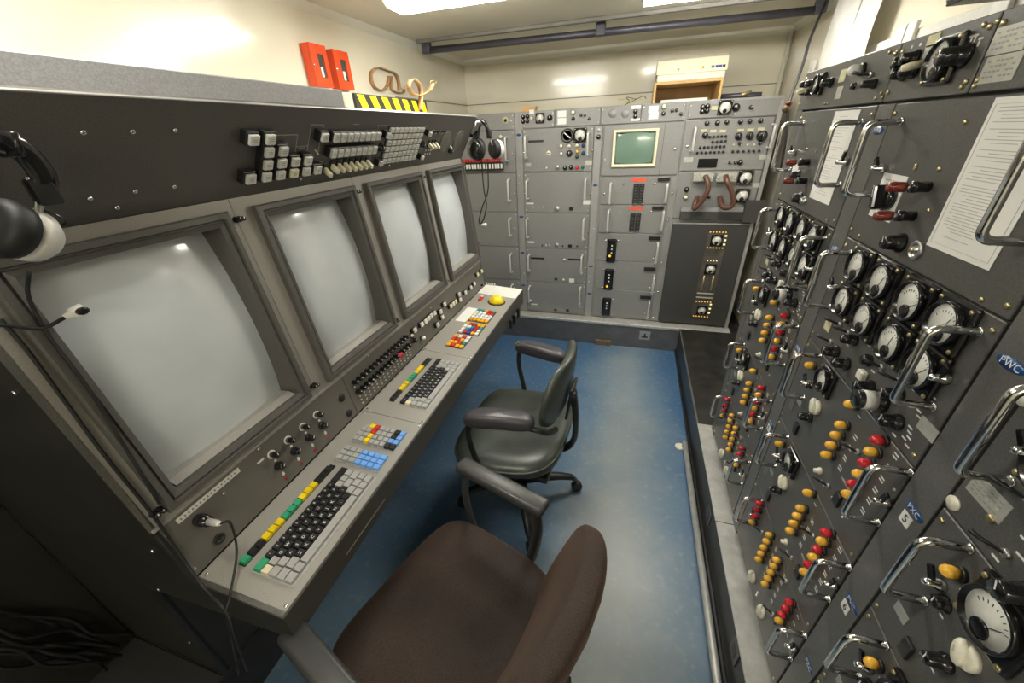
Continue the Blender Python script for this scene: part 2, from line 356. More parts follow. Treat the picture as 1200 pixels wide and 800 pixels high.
# ================================================================ small shared part meshes (local z = outward)
def knob_mesh(r, h, m, skirt=True, tip=None):
    def f():
        b = MB(); p = ([(r * 1.25, 0), (r * 1.25, h * .18), (r * 1.02, h * .26)] if skirt else [(r, 0)]) + [(r * .98, h * .55), (r * .9, h * .92), (r * .78, h)]
        b.lathe(p, m, 14)
        b.box(-.0008, .0008, 0, r * .8, h, h + .0006, tip or 'print_white'); return b
    return cached(('knob', r, h, m, skirt, tip), f)
def lamp_mesh(m, r=.0085, h=.02):
    def f():
        b = MB(); b.lathe([(r * 1.15, 0), (r * 1.15, h * .2), (r * .8, h * .22)], 'black_plastic', 10)
        b.lathe([(r * .8, h * .22), (r, h * .5), (r * .97, h * .75), (r * .7, h * .95), (r * .25, h * 1.05), (0, h * 1.06)], m, 10); return b
    return cached(('lamp', m, r, h), f)
def toggle_mesh(m='black_plastic', L=.022):
    def f():
        b = MB(); b.lathe([(.006, 0), (.006, .005), (.004, .006)], 'alu', 8)
        b.tube([(0, 0, .004), (0, L * .45, L * .75), (0, L * .75, L)], [.0022, .003, .004], m, 6); return b
    return cached(('toggle', m, L), f)
def screw_mesh(m='brass', r=.004):
    return cached(('screw', m, r), lambda: MB().lathe([(r, 0), (r * .95, r * .4), (r * .55, r * .7)], m, 8))
def rect_mesh(w_, h_, t_, m, r=.0):
    return cached(('rect', round(w_, 4), round(h_, 4), t_, m), lambda: MB().box(-w_ / 2, w_ / 2, -h_ / 2, h_ / 2, 0, t_, m))
def bigrect_mesh(w_, h_, t_, m, r):
    return cached(('brect', w_, h_, t_, m), lambda: MB().bbox(-w_ / 2, w_ / 2, -h_ / 2, h_ / 2, 0, t_, m, r))
def handle_mesh(Ln, p=.055, r=.0062, m='chrome'):
    """bow handle: feet at y = 0 and y = -Ln, standing p off the panel"""
    def f():
        b = MB(); c = .014; pts = [(0, 0, 0)]
        for k in range(5):
            a = math.pi / 2 * k / 4; pts.append((0, -c + c * math.cos(a), p - c + c * math.sin(a)))
        for k in range(5):
            a = math.pi / 2 * k / 4; pts.append((0, -Ln + c - c * math.sin(a), p - c + c * math.cos(a)))
        pts.append((0, -Ln, 0)); b.tube(pts, r, m, 10)
        for y in (0, -Ln): b.lathe([(r * 1.3, 0), (r * 1.2, .002), (r * 1.0, .003)], m, 10, T=Matrix.Translation((0, y, 0)))
        return b
    return cached(('handle', round(Ln, 3), p, r, m), f)
def latch_mesh():
    def f():
        b = MB(); b.lathe([(.010, 0), (.009, .008), (.006, .014), (.006, .02), (.004, .024)], 'chrome', 10)
        b.bbox(-.005, .005, -.004, .026, .010, .016, 'black_gloss', .0015, T=Matrix.Rotation(.25, 4, 'Z')); return b
    return cached('latch', f)
def clip_mesh():
    def f():      # cream spade-shaped rotary knob
        b = MB(); b.lathe([(.019, 0), (.019, .006), (.017, .008)], 'old_cream', 20)
        b.lathe([(.018, .006), (.0185, .012), (.015, .016), (.006, .018), (0, .018)], 'old_cream', 18, T=Matrix.Translation((0, .003, 0)) @ Matrix.Diagonal((.46, 1.1, 1, 1)))
        b.box(-.0010, .0010, .002, .012, .0178, .0186, 'label_yellow'); return b
    return cached('clip', f)
def meter(par, F, u, v, s=.085, needle=-.5, screws=True, dial='dial_white', depth=.019, n0=0.):
    def body():
        b = MB(); b.bbox(-s / 2, s / 2, -s / 2, s / 2, 0, depth * .5, 'black_gloss', s * .05, seg=2)
        R = s * .445; b.lathe([(R, depth * .4), (R, depth * .92), (R * .97, depth), (R * .91, depth), (R * .885, depth * .57)], 'black_gloss', 22); return b
    def face():
        b = MB(); R = s * .388; b.lathe([(0, depth * .62), (R, depth * .62), (R, depth * .66), (0, depth * .665)], dial, 22)
        for k in range(9):
            a = math.radians(150 - 15 * k); T = Matrix.Translation((0, -s * .06, depth * .667)) @ Matrix.Rotation(a, 4, 'Z')
            b.box(s * .27, s * .32, -s * .006, s * .006, 0, .0003, 'print_black', T=T)
        b.lathe([(s * .15, depth * .667), (s * .15, depth * .78), (s * .12, depth * .82)], 'black_gloss', 14, T=Matrix.Translation((0, -s * .235, 0)))
        return b
    Mx = F.M(u, v, n0); m_ = put('meter', cached(('meter', s, depth), body), par, Mx)
    put('dial', cached(('dial', s, depth, dial), face), m_, Mx)
    put('needle', cached(('needle', s), lambda: MB().box(-s * .006, s * .006, 0, s * .34, 0, .0006, 'print_black')), m_, F.M(u, v - s * .17, n0 + depth * .70, needle))
    if screws:
        for sx, sy in ((-1, 1), (1, 1), (-1, -1), (1, -1)):
            put('screw', screw_mesh('brass', s * .05), m_, F.M(u + sx * s * .41, v + sy * s * .41, n0 + depth * .5))
    return m_
def lines_mesh(items, m, t_=.0004):
    b = MB()
    for u, v, w_, h_ in items: b.box(u - w_ / 2, u + w_ / 2, v - h_ / 2, v + h_ / 2, 0, t_, m)
    return b

# ================================================================ the console
Y0, Y1 = .235, 1.985
cons = thing('operator_console', 'long grey operator console with four big cathode ray screens along the left wall', 'console', (-1.0, 1.1, ZP))
def P2(v): return (v.x, v.z)
back_x = XL + .006
full = [P2(pA), P2(pB), P2(pC), P2(pD), P2(pE), (-.56, H - .87), (-1.012, H - .898), (-1.012, ZP), (back_x, ZP), (back_x, H + .074)]
inn = .012
for a in (Y0, Y1 - inn): put('side_panel', MB().prism(full, a, a + inn, 'console_side', axis=1), cons)
rec = .12
core = [(-.775, H + .068), (-.87, H - .098), (-.875 - rec, H - .12), (-.82 - rec, H - .62), (-.81, H - .645), (-.795, H - .78), (-.57, H - .80), (-.57, H - .866), (-1.02, H - .893), (-1.02, ZP), (back_x, ZP), (back_x, H + .068)]
put('carcass', MB().prism(core, Y0 + inn, Y1 - inn, 'console_side', axis=1), cons)
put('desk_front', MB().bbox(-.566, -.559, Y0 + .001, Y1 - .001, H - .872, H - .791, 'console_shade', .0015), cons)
put('front_slot', MB().box(-.559, -.5585, .40, .56, H - .846, H - .843, 'print_gray'), cons)
cano = put('canopy_panel', MB().bbox(Y0, Y1, 0, LCN, -.012, 0, 'console_dark', .0015), cons, CN.M(0, 0))
put('top_edge', MB().bbox(Y0, Y1, LCN - .002, LCN + .0005, -.004, .0016, 'edge_alu', .0006), cons, CN.M(0, 0))
put('top_panel', MB().bbox(back_x, -.768, Y0, Y1, H + .068, H + .0735, 'console_light', .001), cons)
put('riser_box', MB().bbox(-1.20, -.776, Y0, 1.038, H + .0738, H + .119, 'riser_gray', .002), cons)
ub = [(.235, .676), (.676, 1.104), (1.104, 1.535), (1.535, 1.985)]
MY = [(.272, .652), (.722, 1.092), (1.152, 1.528), (1.585, 1.965)]
V0, V1 = .016, .508
def loft_frame(w_, h_, rings, m):
    """rings: (inset_left_right, inset_bottom, inset_top, z) from outside to inside"""
    b = MB(); v = []
    for il, ib, it, z in rings: v += [(il, ib, z), (w_ - il, ib, z), (w_ - il, h_ - it, z), (il, h_ - it, z)]
    f = []
    for k in range(len(rings) - 1):
        for c in range(4): f.append((k * 4 + c, k * 4 + (c + 1) % 4, (k + 1) * 4 + (c + 1) % 4, (k + 1) * 4 + c))
    b._add(v, f, m); return b
for k, (a, b_) in enumerate(ub):
    m0, m1 = MY[k]; e = .012
    pm = MB()
    for x0, x1, y0, y1 in ((a + .0008, m0 + e, 0, LSP), (m1 - e, b_ - .0008, 0, LSP), (m0 + e, m1 - e, 0, V0 + e), (m0 + e, m1 - e, V1 - e, LSP)): pm.box(x0, x1, y0, y1, -.008, 0, 'console_light')
    pan = put('monitor_panel', pm, cons, SP.M(0, 0))
    wd, ht = m1 - m0, V1 - V0
    def fr(wd=wd, ht=ht):
        lb = loft_frame(wd, ht, [(0, 0, 0, -.004), (0, 0, 0, .015), (.003, .003, .003, .019), (.013, .013, .013, .019), (.015, .015, .015, .011), (.018, .018, .018, .011), (.019, .019, .019, .015), (.029, .031, .029, .011), (.033, .036, .034, -.075)], 'bezel_gray')
        lb.box(.055, wd - .055, .052, .068, -.06, -.004, 'console_light') if False else None
        return lb
    Mx = SP.M(m0, V0); bz = put('monitor_bezel', fr(), cons, Mx)
    gw, gh = wd / 2 - .031, ht / 2 - .033; cy = ht / 2 + .001
    def glass(i, j, gw=gw, gh=gh, cy=cy, wd=wd):
        x, y = (2 * i - 1), (2 * j - 1); r2 = (x * gw) ** 2 * 1.25 + (y * gh) ** 2
        return (wd / 2 + x * gw, cy + y * gh, -.010 - r2 * .50)
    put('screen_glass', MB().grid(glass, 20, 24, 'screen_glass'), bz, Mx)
    put('lower_ledge', MB().prism([(.0335, .004), (.042, -.016), (.042, -.045), (.0335, -.045)], .036, wd - .036, 'console_light', axis=0), bz, Mx)
# finger screws between the bezels
for yy in (.672, .681, 1.099, 1.109, 1.53, 1.54):
    for vv in (.487, .034): put('finger_screw', knob_mesh(.0055, .018, 'black_gloss', True), cons, SP.M(yy, vv))
for yy in (.262, .272): put('finger_screw', knob_mesh(.0055, .018, 'black_gloss', True), cons, SP.M(yy - .006, .030))
put('finger_screw', knob_mesh(.0055, .018, 'black_gloss', True), cons, SP.M(1.974, .50))
put('finger_screw', knob_mesh(.0055, .018, 'black_gloss', True), cons, SP.M(1.974, .10))
put('crease_strip', MB().bbox(Y0 + .003, Y1 - .003, -.004, .004, -.002, .003, 'console_light', .001), cons, SP.M(0, 0))
# ---- canopy controls
def push_button(u, v, cap='cap_gray', s=1., par=None, F=None, cw=.0118, chh=.0108):
    F = F or CN; par = par or cons
    b = put('push_button', cached(('pb', s), lambda: MB().bbox(-.0160 * s, .0160 * s, -.0145 * s, .0145 * s, 0, .016, 'black_plastic', .0012)), par, F.M(u, v))
    put('button_cap', cached(('pbc', s, cap, cw, chh), lambda: MB().bbox(-cw * s, cw * s, -chh * s, chh * s, .016, .0235, cap, .0012)
        .box(-.006 * s, .006 * s, .001, .0024, .0235, .0238, 'print_gray').box(-.006 * s, .006 * s, -.003, -.0016, .0235, .0238, 'print_gray')), b, F.M(u, v))
vs = (.141, .112, .083, .054)
for u, r in ((.712, 0), (.712, 3), (.755, 0), (.755, 1), (.755, 2), (.755, 3), (.796, 1), (.796, 2), (.796, 3), (.838, 2), (.838, 3), (.88, 2), (.88, 3), (.921, 3)):
    push_button(u, vs[r], 'cream_plastic' if (u, r) == (.838, 3) else 'cap_gray')
push_button(.926, vs[0])
for k in range(8):
    push_button(.972 + k * .0275, .139, s=.92, cw=.0112, chh=.0125); push_button(.972 + k * .0272, .096, s=.92, cw=.0112, chh=.0125)
def rocker(L=.02, m='cream_plastic'):
    def f():
        b = MB(); b.bbox(-.008, .008, -.014, .014, 0, .004, 'black_plastic', .001)
        b.prism([(-.004, .002), (.010, .002), (.014, .026), (.004, .026)], -.0055, .0055, m, axis=0, T=Matrix.Rotation(math.pi, 4, 'Z')); return b
    return cached(('rocker', L, m), f)
for k in range(8): put('lever_switch', rocker(), cons, CN.M(.972 + k * .0274, .052 - (.008 if k == 0 else 0)))
push_button(1.222, .139, s=.8); push_button(1.222, .046, s=.8); put('canopy_knob', knob_mesh(.011, .016, 'black_gloss', True), cons, CN.M(1.222, .092))
put('lamp_array_plate', MB().bbox(-.122, .122, -.066, .066, 0, .003, 'black_plastic', .001), cons, CN.M(1.362, .096))
lc = cached('lamp_cap', lambda: MB().bbox(-.0118, .0118, -.0082, .0082, .003, .009, 'cap_gray', .001).box(-.008, .008, -.0008, .0008, .010, .0102, 'print_gray'))
for i in range(8):
    for j in range(6): put('lamp_cap', lc, cons, CN.M(1.362 + (i - 3.5) * .0295, .096 + (j - 2.5) * .0212))
push_button(1.51, .139, s=.72); push_button(1.51, .046, s=.72); put('canopy_knob', knob_mesh(.011, .016, 'black_gloss', True), cons, CN.M(1.505, .092))
for k in range(4): put('toggle_switch', toggle_mesh('black_plastic', .018), cons, CN.M(1.56 + k * .032, .136))
for k in range(3):
    put('lever_switch', rocker(), cons, CN.M(1.565 + k * .028, .092))
    put('lamp_dot', screw_mesh('white_plastic', .0045), cons, CN.M(1.558 + k * .022, .062)); put('lamp_dot', screw_mesh('white_plastic', .0045), cons, CN.M(1.562 + k * .022, .047))
for yy in (1.715, 1.855):
    put('speaker_disc', cached('spk', lambda: MB().lathe([(.046, 0), (.046, .003), (.043, .004), (.0, .0042)], 'console_mid', 26)), cons, CN.M(yy, .094))
put('lamp_dot', screw_mesh('cream_plastic', .006), cons, CN.M(1.735, .058)); put('canopy_knob', knob_mesh(.012, .018, 'black_gloss', True), cons, CN.M(1.80, .052)); put('canopy_knob', knob_mesh(.006, .012, 'cap_gray', False), cons, CN.M(1.79, .066))
for p in ((97, 155), (155, 154), (205, 152.5), (105, 232.5), (158, 224), (204, 218.5), (137, 243), (352, 209.5), (456, 194)): put('screw', screw_mesh('chrome', .0045), cons, CN.M(*CN.px(*p)))
ln = []
def seg(p, q, t_=.0016):
    (a, b), (c, d) = CN.px(*p), CN.px(*q)
    if abs(a - c) > abs(b - d): ln.append(((a + c) / 2, (b + d) / 2, abs(a - c) + t_, t_))
    else: ln.append(((a + c) / 2, (b + d) / 2, t_, abs(b - d) + t_))
for q in (((316, 158.5), (348, 157.7)), ((348, 157.7), (346.5, 178)), ((346.5, 171.5), (360, 171)), ((364.5, 146), (360, 176)), ((364.5, 146), (379.5, 146)), ((379.5, 146), (379, 150)), ((375, 161), (371, 189)), ((442, 147), (453, 147)), ((442, 147), (434, 192)), ((453, 147), (446, 192)), ((496, 148), (501, 148)), ((414, 145.5), (421, 145.5)), ((408, 165.5), (414, 165.5)), ((350, 173.5), (357, 173)), ((362, 184.5), (368, 184)), ((331, 160.5), (334, 160.5))): seg(*q)
for k in range(4): ln.append((.955, .046 + k * .006, .014, .0016))
put('legend_lines', lines_mesh(ln, 'key_gray'), cons, CN.M(0, 0, .0002), kind='stuff')
tb = MB().box(-.0015, .0015, -.0115, .0115, 0, .0006, 'print_white'); put('legend_bar', tb, cons, CN.M(*CN.px(371, 178), .0002, .9))
# ---- knob panel
for k, (a, b_) in enumerate(((Y0 + .002, .7445 + .035), (.781, 1.985 - .003))):
    put('knob_panel', MB().bbox(a, b_, .002, LKP - .003, -.01, 0, 'console_mid', .001), cons, KP.M(0, 0))
lab = MB().bbox(-.07, .07, -.006, .006, 0, .0012, 'white_plastic', .0004)
for k in range(16): lab.box(-.064 + k * .008, -.0605 + k * .008, -.0025, .0025, .0012, .0014, 'print_gray')
put('label_strip', lab, cons, KP.M(.345, .128))
for k in range(4):
    u = .491 + k * .052
    kb = put('rotary_knob', knob_mesh(.008, .024, 'black_gloss', False), cons, KP.M(u, .101)); put('white_disc', cached('wd', lambda: MB().lathe([(.011, 0), (.011, .002), (.0, .0022)], 'print_white', 14)), kb, KP.M(u, .101))
    put('rotary_knob', knob_mesh(.009, .020, 'black_gloss', True, 'print_white'), cons, KP.M(u, .063, 0, -.8))
    put('lamp_dot', screw_mesh('white_plastic', .0035), cons, KP.M(u, .080)); put('lamp_dot', screw_mesh('white_plastic', .0035), cons, KP.M(u, .038)); put('lamp_dot', screw_mesh('white_plastic', .004), cons, KP.M(u, .034))
    put('lamp_dot', screw_mesh('red_lens', .004), cons, KP.M(u, .018))
put('white_mark', rect_mesh(.018, .005, .0006, 'print_white'), cons, KP.M(.462, .107, 0, .0))
for p in ((303, 525.6), (195, 627), (228, 667), (262, 578), (432, 417), (505, 361), (351, 574)): put('screw', screw_mesh('chrome', .0042), cons, KP.M(*KP.px(*p)))
put('jack_socket', cached('jk', lambda: MB().lathe([(.012, 0), (.012, .003), (.007, .0032), (.0065, .001), (0, .001)], 'black_plastic', 16)), cons, KP.M(.311, .030))
for u, v in ((.747, .086), (.749, .026)): put('hole_plug', cached('hp', lambda: MB().lathe([(.0115, 0), (.011, .004), (.004, .0055), (0, .0055)], 'black_rubber', 16)), cons, KP.M(u, v))
for k in range(15):
    u = .812 + k * .0223
    put('rotary_knob', knob_mesh(.0078, .022, 'black_gloss', False, 'print_white'), cons, KP.M(u, .100)); put('rotary_knob', knob_mesh(.0088, .020, 'black_gloss', False, 'print_white'), cons, KP.M(u, .064, 0, .6))
    for v in (.083, .044, .031, .018): put('lamp_dot', screw_mesh('cap_gray' if v < .04 else 'white_plastic', .0034), cons, KP.M(u + (.003 if v < .05 else -.002), v))
put('indicator_lamp', lamp_mesh('red_lens', .009, .03), cons, KP.M(1.045, .064))
put('rotary_knob', knob_mesh(.010, .02, 'black_gloss', True, 'print_white'), cons, KP.M(1.168, .062)); put('rotary_knob', knob_mesh(.0055, .014, 'black_gloss', False), cons, KP.M(1.172, .100))
put('ball_switch', lamp_mesh('white_plastic', .008, .02), cons, KP.M(*KP.px(493.5, 396))); put('ball_switch', lamp_mesh('white_plastic', .006, .014), cons, KP.M(*KP.px(481, 393)))
def kbtn(p, cap='white_plastic'):
    u, v = KP.px(*p, .012); b = put('push_button', cached('kb', lambda: MB().bbox(-.011, .011, -.0105, .0105, 0, .012, 'black_plastic', .001)), cons, KP.M(u, v))
    put('button_cap', cached(('kbc', cap), lambda: MB().bbox(-.009, .009, -.009, .009, .012, .019, cap, .001)), b, KP.M(u, v))
for p in ((486, 386.5), (494, 380), (498.3, 376.5), (501.8, 373), (505, 369.8), (508.7, 366.8), (512.5, 380.5), (516, 365), (518, 371.5), (520.5, 356.5), (537.5, 345), (539, 351), (545, 342.7), (551.5, 337), (555.5, 332.5)): kbtn(p)
for p in ((528, 358.5), (530.8, 356), (533.5, 353.5), (559.5, 321.5), (564, 317.5)): kbtn(p, 'cream_plastic')
put('rotary_knob', knob_mesh(.006, .014, 'black_gloss', False), cons, KP.M(*KP.px(564, 334)))
# ---- desk
for a, b_ in ((Y0 + .001, .7995), (.8005, 1.2065), (1.2075, Y1 - .001)):
    put('desk_panel', MB().bbox(a, b_, .0005, LDK - .001, -.008, 0, 'console_light', .001), cons, DK.M(0, 0))
for a in (.255, .79, .81, 1.195, 1.218, 1.965):
    for v in (.012, LDK - .014): put('screw', screw_mesh('chrome', .0042), cons, DK.M(a, v))
kcol = dict(K='key_black', g='key_gray', Y='key_yellow', G='key_green', T='key_teal', R='key_red', B='key_blue', N='key_navy', A='key_amber', W='key_white', C='key_cream', w='key_gray')
def key(par, F, u, v, wd, hd, c, h=.009):
    m = kcol[c]
    me = cached(('key', round(wd, 4), round(hd, 4), m, h), lambda: MB().prism([(-wd / 2, 0), (wd / 2, 0), (wd / 2 - .0012, h), (-wd / 2 + .0012, h)], -hd / 2 + .0006, hd / 2 - .0006, m, axis=1))
    return put('key', me, par, F.M(u, v, .0005))
def legends(par, F, items, m):
    b = MB(); i = b.mi(m)
    for ch, u, v, sz in items:
        me = text_mesh(ch, sz, m); T = Matrix.Translation((u, v, .0098))
        vs_ = [b.bm.verts.new(T @ x.co) for x in me.vertices]
        for p in me.polygons:
            try: b.bm.faces.new([vs_[k] for k in p.vertices]).material_index = i
            except ValueError: pass
    put('key_legends', b, par, F.M(0, 0), kind='stuff')
def keyboard(u0, strip, cols_fn, name='keyboard'):
    """15 key strip plus five-row typewriter block; u0 = left end of the block"""
    P = .0190
    kb = put(name, MB().box(u0 - .002, u0 + .285, .150, .168, 0, .0012, 'black_plastic').box(u0 - .006, u0 + .286, .022, .128, 0, .0012, 'key_gray'), cons, DK.M(0, 0))
    for k, c in enumerate(strip): key(kb, DK, u0 + (k + .5) * P * .965, .159, .0176, .0165, c)
    lg = []
    rows = ['1234567890-', 'QWERTYUIOP', 'ASDFGHJKL;', 'ZXCVBNM,.']
    offs = (0, .30, .45, .75)
    for r in range(4):
        v = .117 - r * .0197; x = u0 - .004; cells = cols_fn(r); n = 0
        for c, wu in cells:
            key(kb, DK, x + wu * P / 2, v, wu * P - .0012, .0182, c)
            if c == 'K' and r > 0 and n < len(rows[r]): lg.append((rows[r][n], x + wu * P / 2 - .001, v, .0095)); n += 1
            elif c == 'K' and n < len(rows[0]): lg.append((rows[0][n], x + wu * P / 2 - .001, v, .0075)); n += 1
            x += wu * P
    v = .117 - 4 * .0197; x = u0 - .004
    for c, wu in (('g', 1.2), ('g', 1.1), ('g', 9.2), ('g', 1.2), ('g', 1.1), ('g', 1.3)): key(kb, DK, x + wu * P / 2, v, wu * P - .0012, .0182, c); x += wu * P
    legends(kb, DK, lg, 'print_white')
def c1(r):
    k = [('K', 1.0)]
    return {0: [('G', 1.5)] + k * 11 + [('K', 2.6)], 1: [('C', 1.0), ('g', 1.0)] + k * 10 + [('g', 1.0)] * 2 + [('g', 1.1)],
            2: [('g', 1.2), ('g', 1.1)] + k * 10 + [('g', 1.4), ('g', 1.4)], 3: [('g', 1.3), ('g', 1.3)] + k * 9 + [('g', 1.2), ('g', 1.2), ('g', 1.1)]}[r]
def c2(r):
    k = [('K', 1.0)]
    return {0: [('K', 1.9)] + k * 10 + [('K', 1.6), ('K', 1.6)], 1: [('C', 1.0), ('g', 1.0)] + k * 10 + [('g', 1.0)] * 2 + [('g', 1.1)],
            2: [('g', 1.2), ('g', 1.1)] + k * 10 + [('g', 1.4), ('g', 1.4)], 3: [('g', 1.3), ('g', 1.3)] + k * 9 + [('g', 1.2), ('g', 1.2), ('g', 1.1)]}[r]
keyboard(.292, 'GKKYYYGGGYYYKKK', c1)
keyboard(.870, 'KKKYYYGGGYYYKKK', c2)
def keypad(u0, u1, v0, v1, rows, name='keypad', base='print_gray'):
    """rows listed far (right) to near (left); each row runs from the knob panel towards the operator"""
    nr, nc = len(rows), len(rows[0]); du, dv = (u1 - u0) / nr, (v1 - v0) / nc
    kp = put(name, MB().box(u0 - .002, u1 + .002, v0 - .002, v1 + .002, 0, .0012, 'black_plastic' if base == 'k' else 'key_gray'), cons, DK.M(0, 0))
    for i, row in enumerate(rows):
        for j, c in enumerate(row):
            if c != '.': key(kp, DK, u1 - (i + .5) * du, v1 - (j + .5) * dv, du - (.0036 if base == 'k' else .0014), dv - (.003 if base == 'k' else .0012), c, .006 if base == 'k' else .009)
    return kp
keypad(.595, .648, .030, .167, ['gwgBBBB', 'wwgBBBB', 'gwgBBBB'])
keypad(.672, .748, .030, .168, ['.YRgwgKB', 'ggRgwwKB', 'wgYggwBB', 'wgYwgwKK'])
keypad(1.264, 1.369, .067, .145, ['AWRW', 'RRAW', 'AART', 'ARAA'], base='k')
keypad(1.388, 1.494, .047, .142, ['ARRAA', 'WWTRT', 'WTNRW', 'WRNAW'], base='k')
keypad(1.517, 1.651, .047, .144, ['TTART', 'WWWRR', 'WWWWW', 'WWWWW', 'AAAAA'], base='k')
put('paper_label', MB().box(1.495, 1.656, .150, .203, 0, .0012, 'paper'), cons, DK.M(0, 0))
put('red_lamp_box', MB().bbox(1.745, 1.795, .167, .182, 0, .012, 'key_red', .0015).box(1.783, 1.794, .168, .181, .012, .0135, 'key_white'), cons, DK.M(0, 0))
tb = put('trackball', cached('tbr', lambda: MB().lathe([(.047, 0), (.047, .003), (.041, .004), (.041, .002)], 'black_plastic', 26)), cons, DK.M(1.768, .085))
put('yellow_ball', cached('tbb', lambda: MB().lathe([(.040, .002)] + [(.040 * math.cos(a), .002 + .036 * math.sin(a)) for a in [math.pi / 2 * k / 8 for k in range(1, 8)]] + [(0, .038)], 'key_yellow', 26)), tb, DK.M(1.768, .085))
put('end_plate', MB().bbox(1.845, 1.983, .002, .222, 0, .003, 'white_plastic', .001), cons, DK.M(0, 0))
for k in range(5): put('end_stud', cached('es', lambda: MB().lathe([(.004, 0), (.004, .012), (.002, .014)], 'white_plastic', 8)), cons, DK.M(1.976, .215 - k * .012, .003))
for y in (1.70, 1.76, 1.84): put('edge_bracket', MB().bbox(-.559, -.545, y, y + .025, H - .90, H - .85, 'black_plastic', .002), cons)
# screws on the near side panel
SD = Frame((0, Y0, H), (1, 0, 0), (0, 0, 1))
for p in ((18, 460), (179, 645), (186, 690), (82, 673), (222, 752)): put('screw', screw_mesh('chrome', .005), cons, SD.M(*SD.px(*p)))
put('side_seam', MB().box(-1.395, -1.016, Y0 - .001, Y0, H - 1.335, H - 1.33, 'black_rubber'), cons)

# ================================================================ the racks on the right
def rpx(x, y, n=.012): return RT.px(x, y, n)
def unit(F, u0, u1, v0, v1, m, name, label, cat='rack unit', group=None, t_=.012, screws='brass'):
    uc, vc = (u0 + u1) / 2, (v0 + v1) / 2; wd, ht = u1 - u0, v1 - v0
    Mx = F.M(uc, vc, -t_); o = put(name, MB().bbox(-wd / 2 + .0012, wd / 2 - .0012, -ht / 2 + .0012, ht / 2 - .0012, 0, t_, m, .0015), None, Mx, label, cat, group)
    if screws:
        for u, v in ((u0 + .012, v1 - .018), (u1 - .012, v1 - .018), (u0 + .012, v0 + .018), (u1 - .012, v0 + .018)): put('screw', screw_mesh(screws, .0045), o, F.M(u, v))
    return o
BAY = dict(far=(1.645, 1.168), mid=(1.097, .621), near=(.547, .07))
SEAM = (.0195, -.248, -.518, -.789, -1.059, -1.338)
for nm, a, b_, lb in (('far', 1.70, 1.133, 'far grey equipment rack of the right-hand row, next to the dark gap'), ('mid', 1.132, .585, 'middle grey equipment rack of the right-hand row'), ('near', .584, .03, 'nearest grey equipment rack of the right-hand row, with the blue oval badges')):
    t = thing('equipment_rack', lb, 'rack', ((XR + XW) / 2, (a + b_) / 2, ZP + .004), 0, 'right-hand equipment racks')
    put('body', MB().bbox(XR + .0125, XW - .002, b_ + .0005, a - .0005, ZP + .0045, H + .127, 'rack_body', .001), t)
    if nm == 'far': put('side_cheek', MB().bbox(XR + .001, XR + .0122, 1.648, 1.6995, ZP + .0045, H + .126, 'rack_gray', .001), t); put('side_wall', MB().box(XR + .0125, XW - .002, 1.6995, 1.702, ZP + .005, H + .126, 'rack_gray'), t)
    else:
        y = 1.1325 if nm == 'mid' else .584
        st = put('strut', MB().bbox(XR + .0005, XR + .0122, y - .0325, y + .0325, ZP + .0045, H + .018, 'rack_strut', .001), t)
        bl_ = [('PWB', 1.132, -.03, 1), ('PVB', 1.132, -.29, 1), ('PXB', 1.132, -.575, 1), ('PVC', 1.132, -.85, 0)] if nm == 'mid' else [('PWC', .586, -.292, 1), ('PXC', .581, -.572, 1), ('PVC', .579, -.842, 1), ('PZC', .579, -1.10, 0)]
        for tx, yy, vv, big in bl_:
            Mx = RT.M(-yy + .002, vv, -.0004)
            bd = put('badge', cached(('badge', big), lambda: MB().lathe([(.0085, 0), (.0085, .0012)], 'badge_blue', 18, T=Matrix.Diagonal((2.6, 1, 1, 1)))), st, Mx)
            put('badge_lettering', text_mesh(tx, .0145, 'print_white'), st, Mx @ Matrix.Translation((0, 0, .0016)))
        for tx, yy, vv in ([('4', 1.135, -.600), ('5', 1.135, -.872)] if nm == 'mid' else [('5', .583, -.597), ('6', .583, -.868)]):
            Mx = RT.M(-yy, vv, -.0004)
            put('number_diamond', cached('dia', lambda: MB().box(-.0115, .0115, -.0115, .0115, 0, .0012, 'print_white')), st, Mx)
            put('number', text_mesh(tx, .022, 'print_black'), st, Mx @ Matrix.Translation((0, 0, .0016)))
def handle(par, F, u, vt, vb, m='chrome', r=.0062, p=.055, latch=True, side=1):
    h = put('handle', handle_mesh(vt - vb, p, r, m), par, F.M(u, vt))
    if latch: put('latch', latch_mesh(), h, F.M(u + side * .004, vt - (vt - vb) * .62, 0, .5 * side))
    return h
HV = ((-.014, -.150), (-.277, -.412), (-.528, -.658), (-.797, -.912), (-1.068, -1.180))
# --- row of top panels
tp = []
for y0, y1, lb in ((1.695, 1.158, 'far grey top panel with clusters of black knobs on the right-hand rack'), (1.156, .9, 'grey top panel with a round black meter and cream lever, right-hand rack'), (.898, .62, 'grey top panel with two printed tables, right-hand rack'), (.618, .07, 'blank near end top panel of the right-hand rack')):
    tp.append(unit(RT, -y0, -y1, .0215, .127, 'rack_gray', 'top_panel', lb, 'panel'))
def rk(par, x, y, r=.011, h=.026, m='black_gloss', tip=None, rot=0., n=.014, F=RT): put('knob', knob_mesh(r, h, m, True, tip), par, F.M(*F.px(x, y, n), 0, rot))
for (x, y) in ((941, 99), (947, 98), (940.5, 108), (947, 108)): rk(tp[0], x, y, .009, .022)
for (x, y) in ((1053, 74), (1063, 69), (1051, 86), (1062, 83)): rk(tp[1], x, y, .0115, .024)
put('cream_lever', cached('cl', lambda: MB().tube([(0, 0, .006), (0, -.004, .026), (0, -.006, .036)], [.006, .007, .0055], 'cream_plastic', 10)), tp[1], RT.M(*rpx(1078, 74, .012)))
put('cream_lever', cached('cl', lambda: None), tp[0], RT.M(*rpx(945, 105, .012)))
meter(tp[0], RT, *rpx(957, 99, .012), s=.056); rk(tp[0], 968, 97, .010, .026)
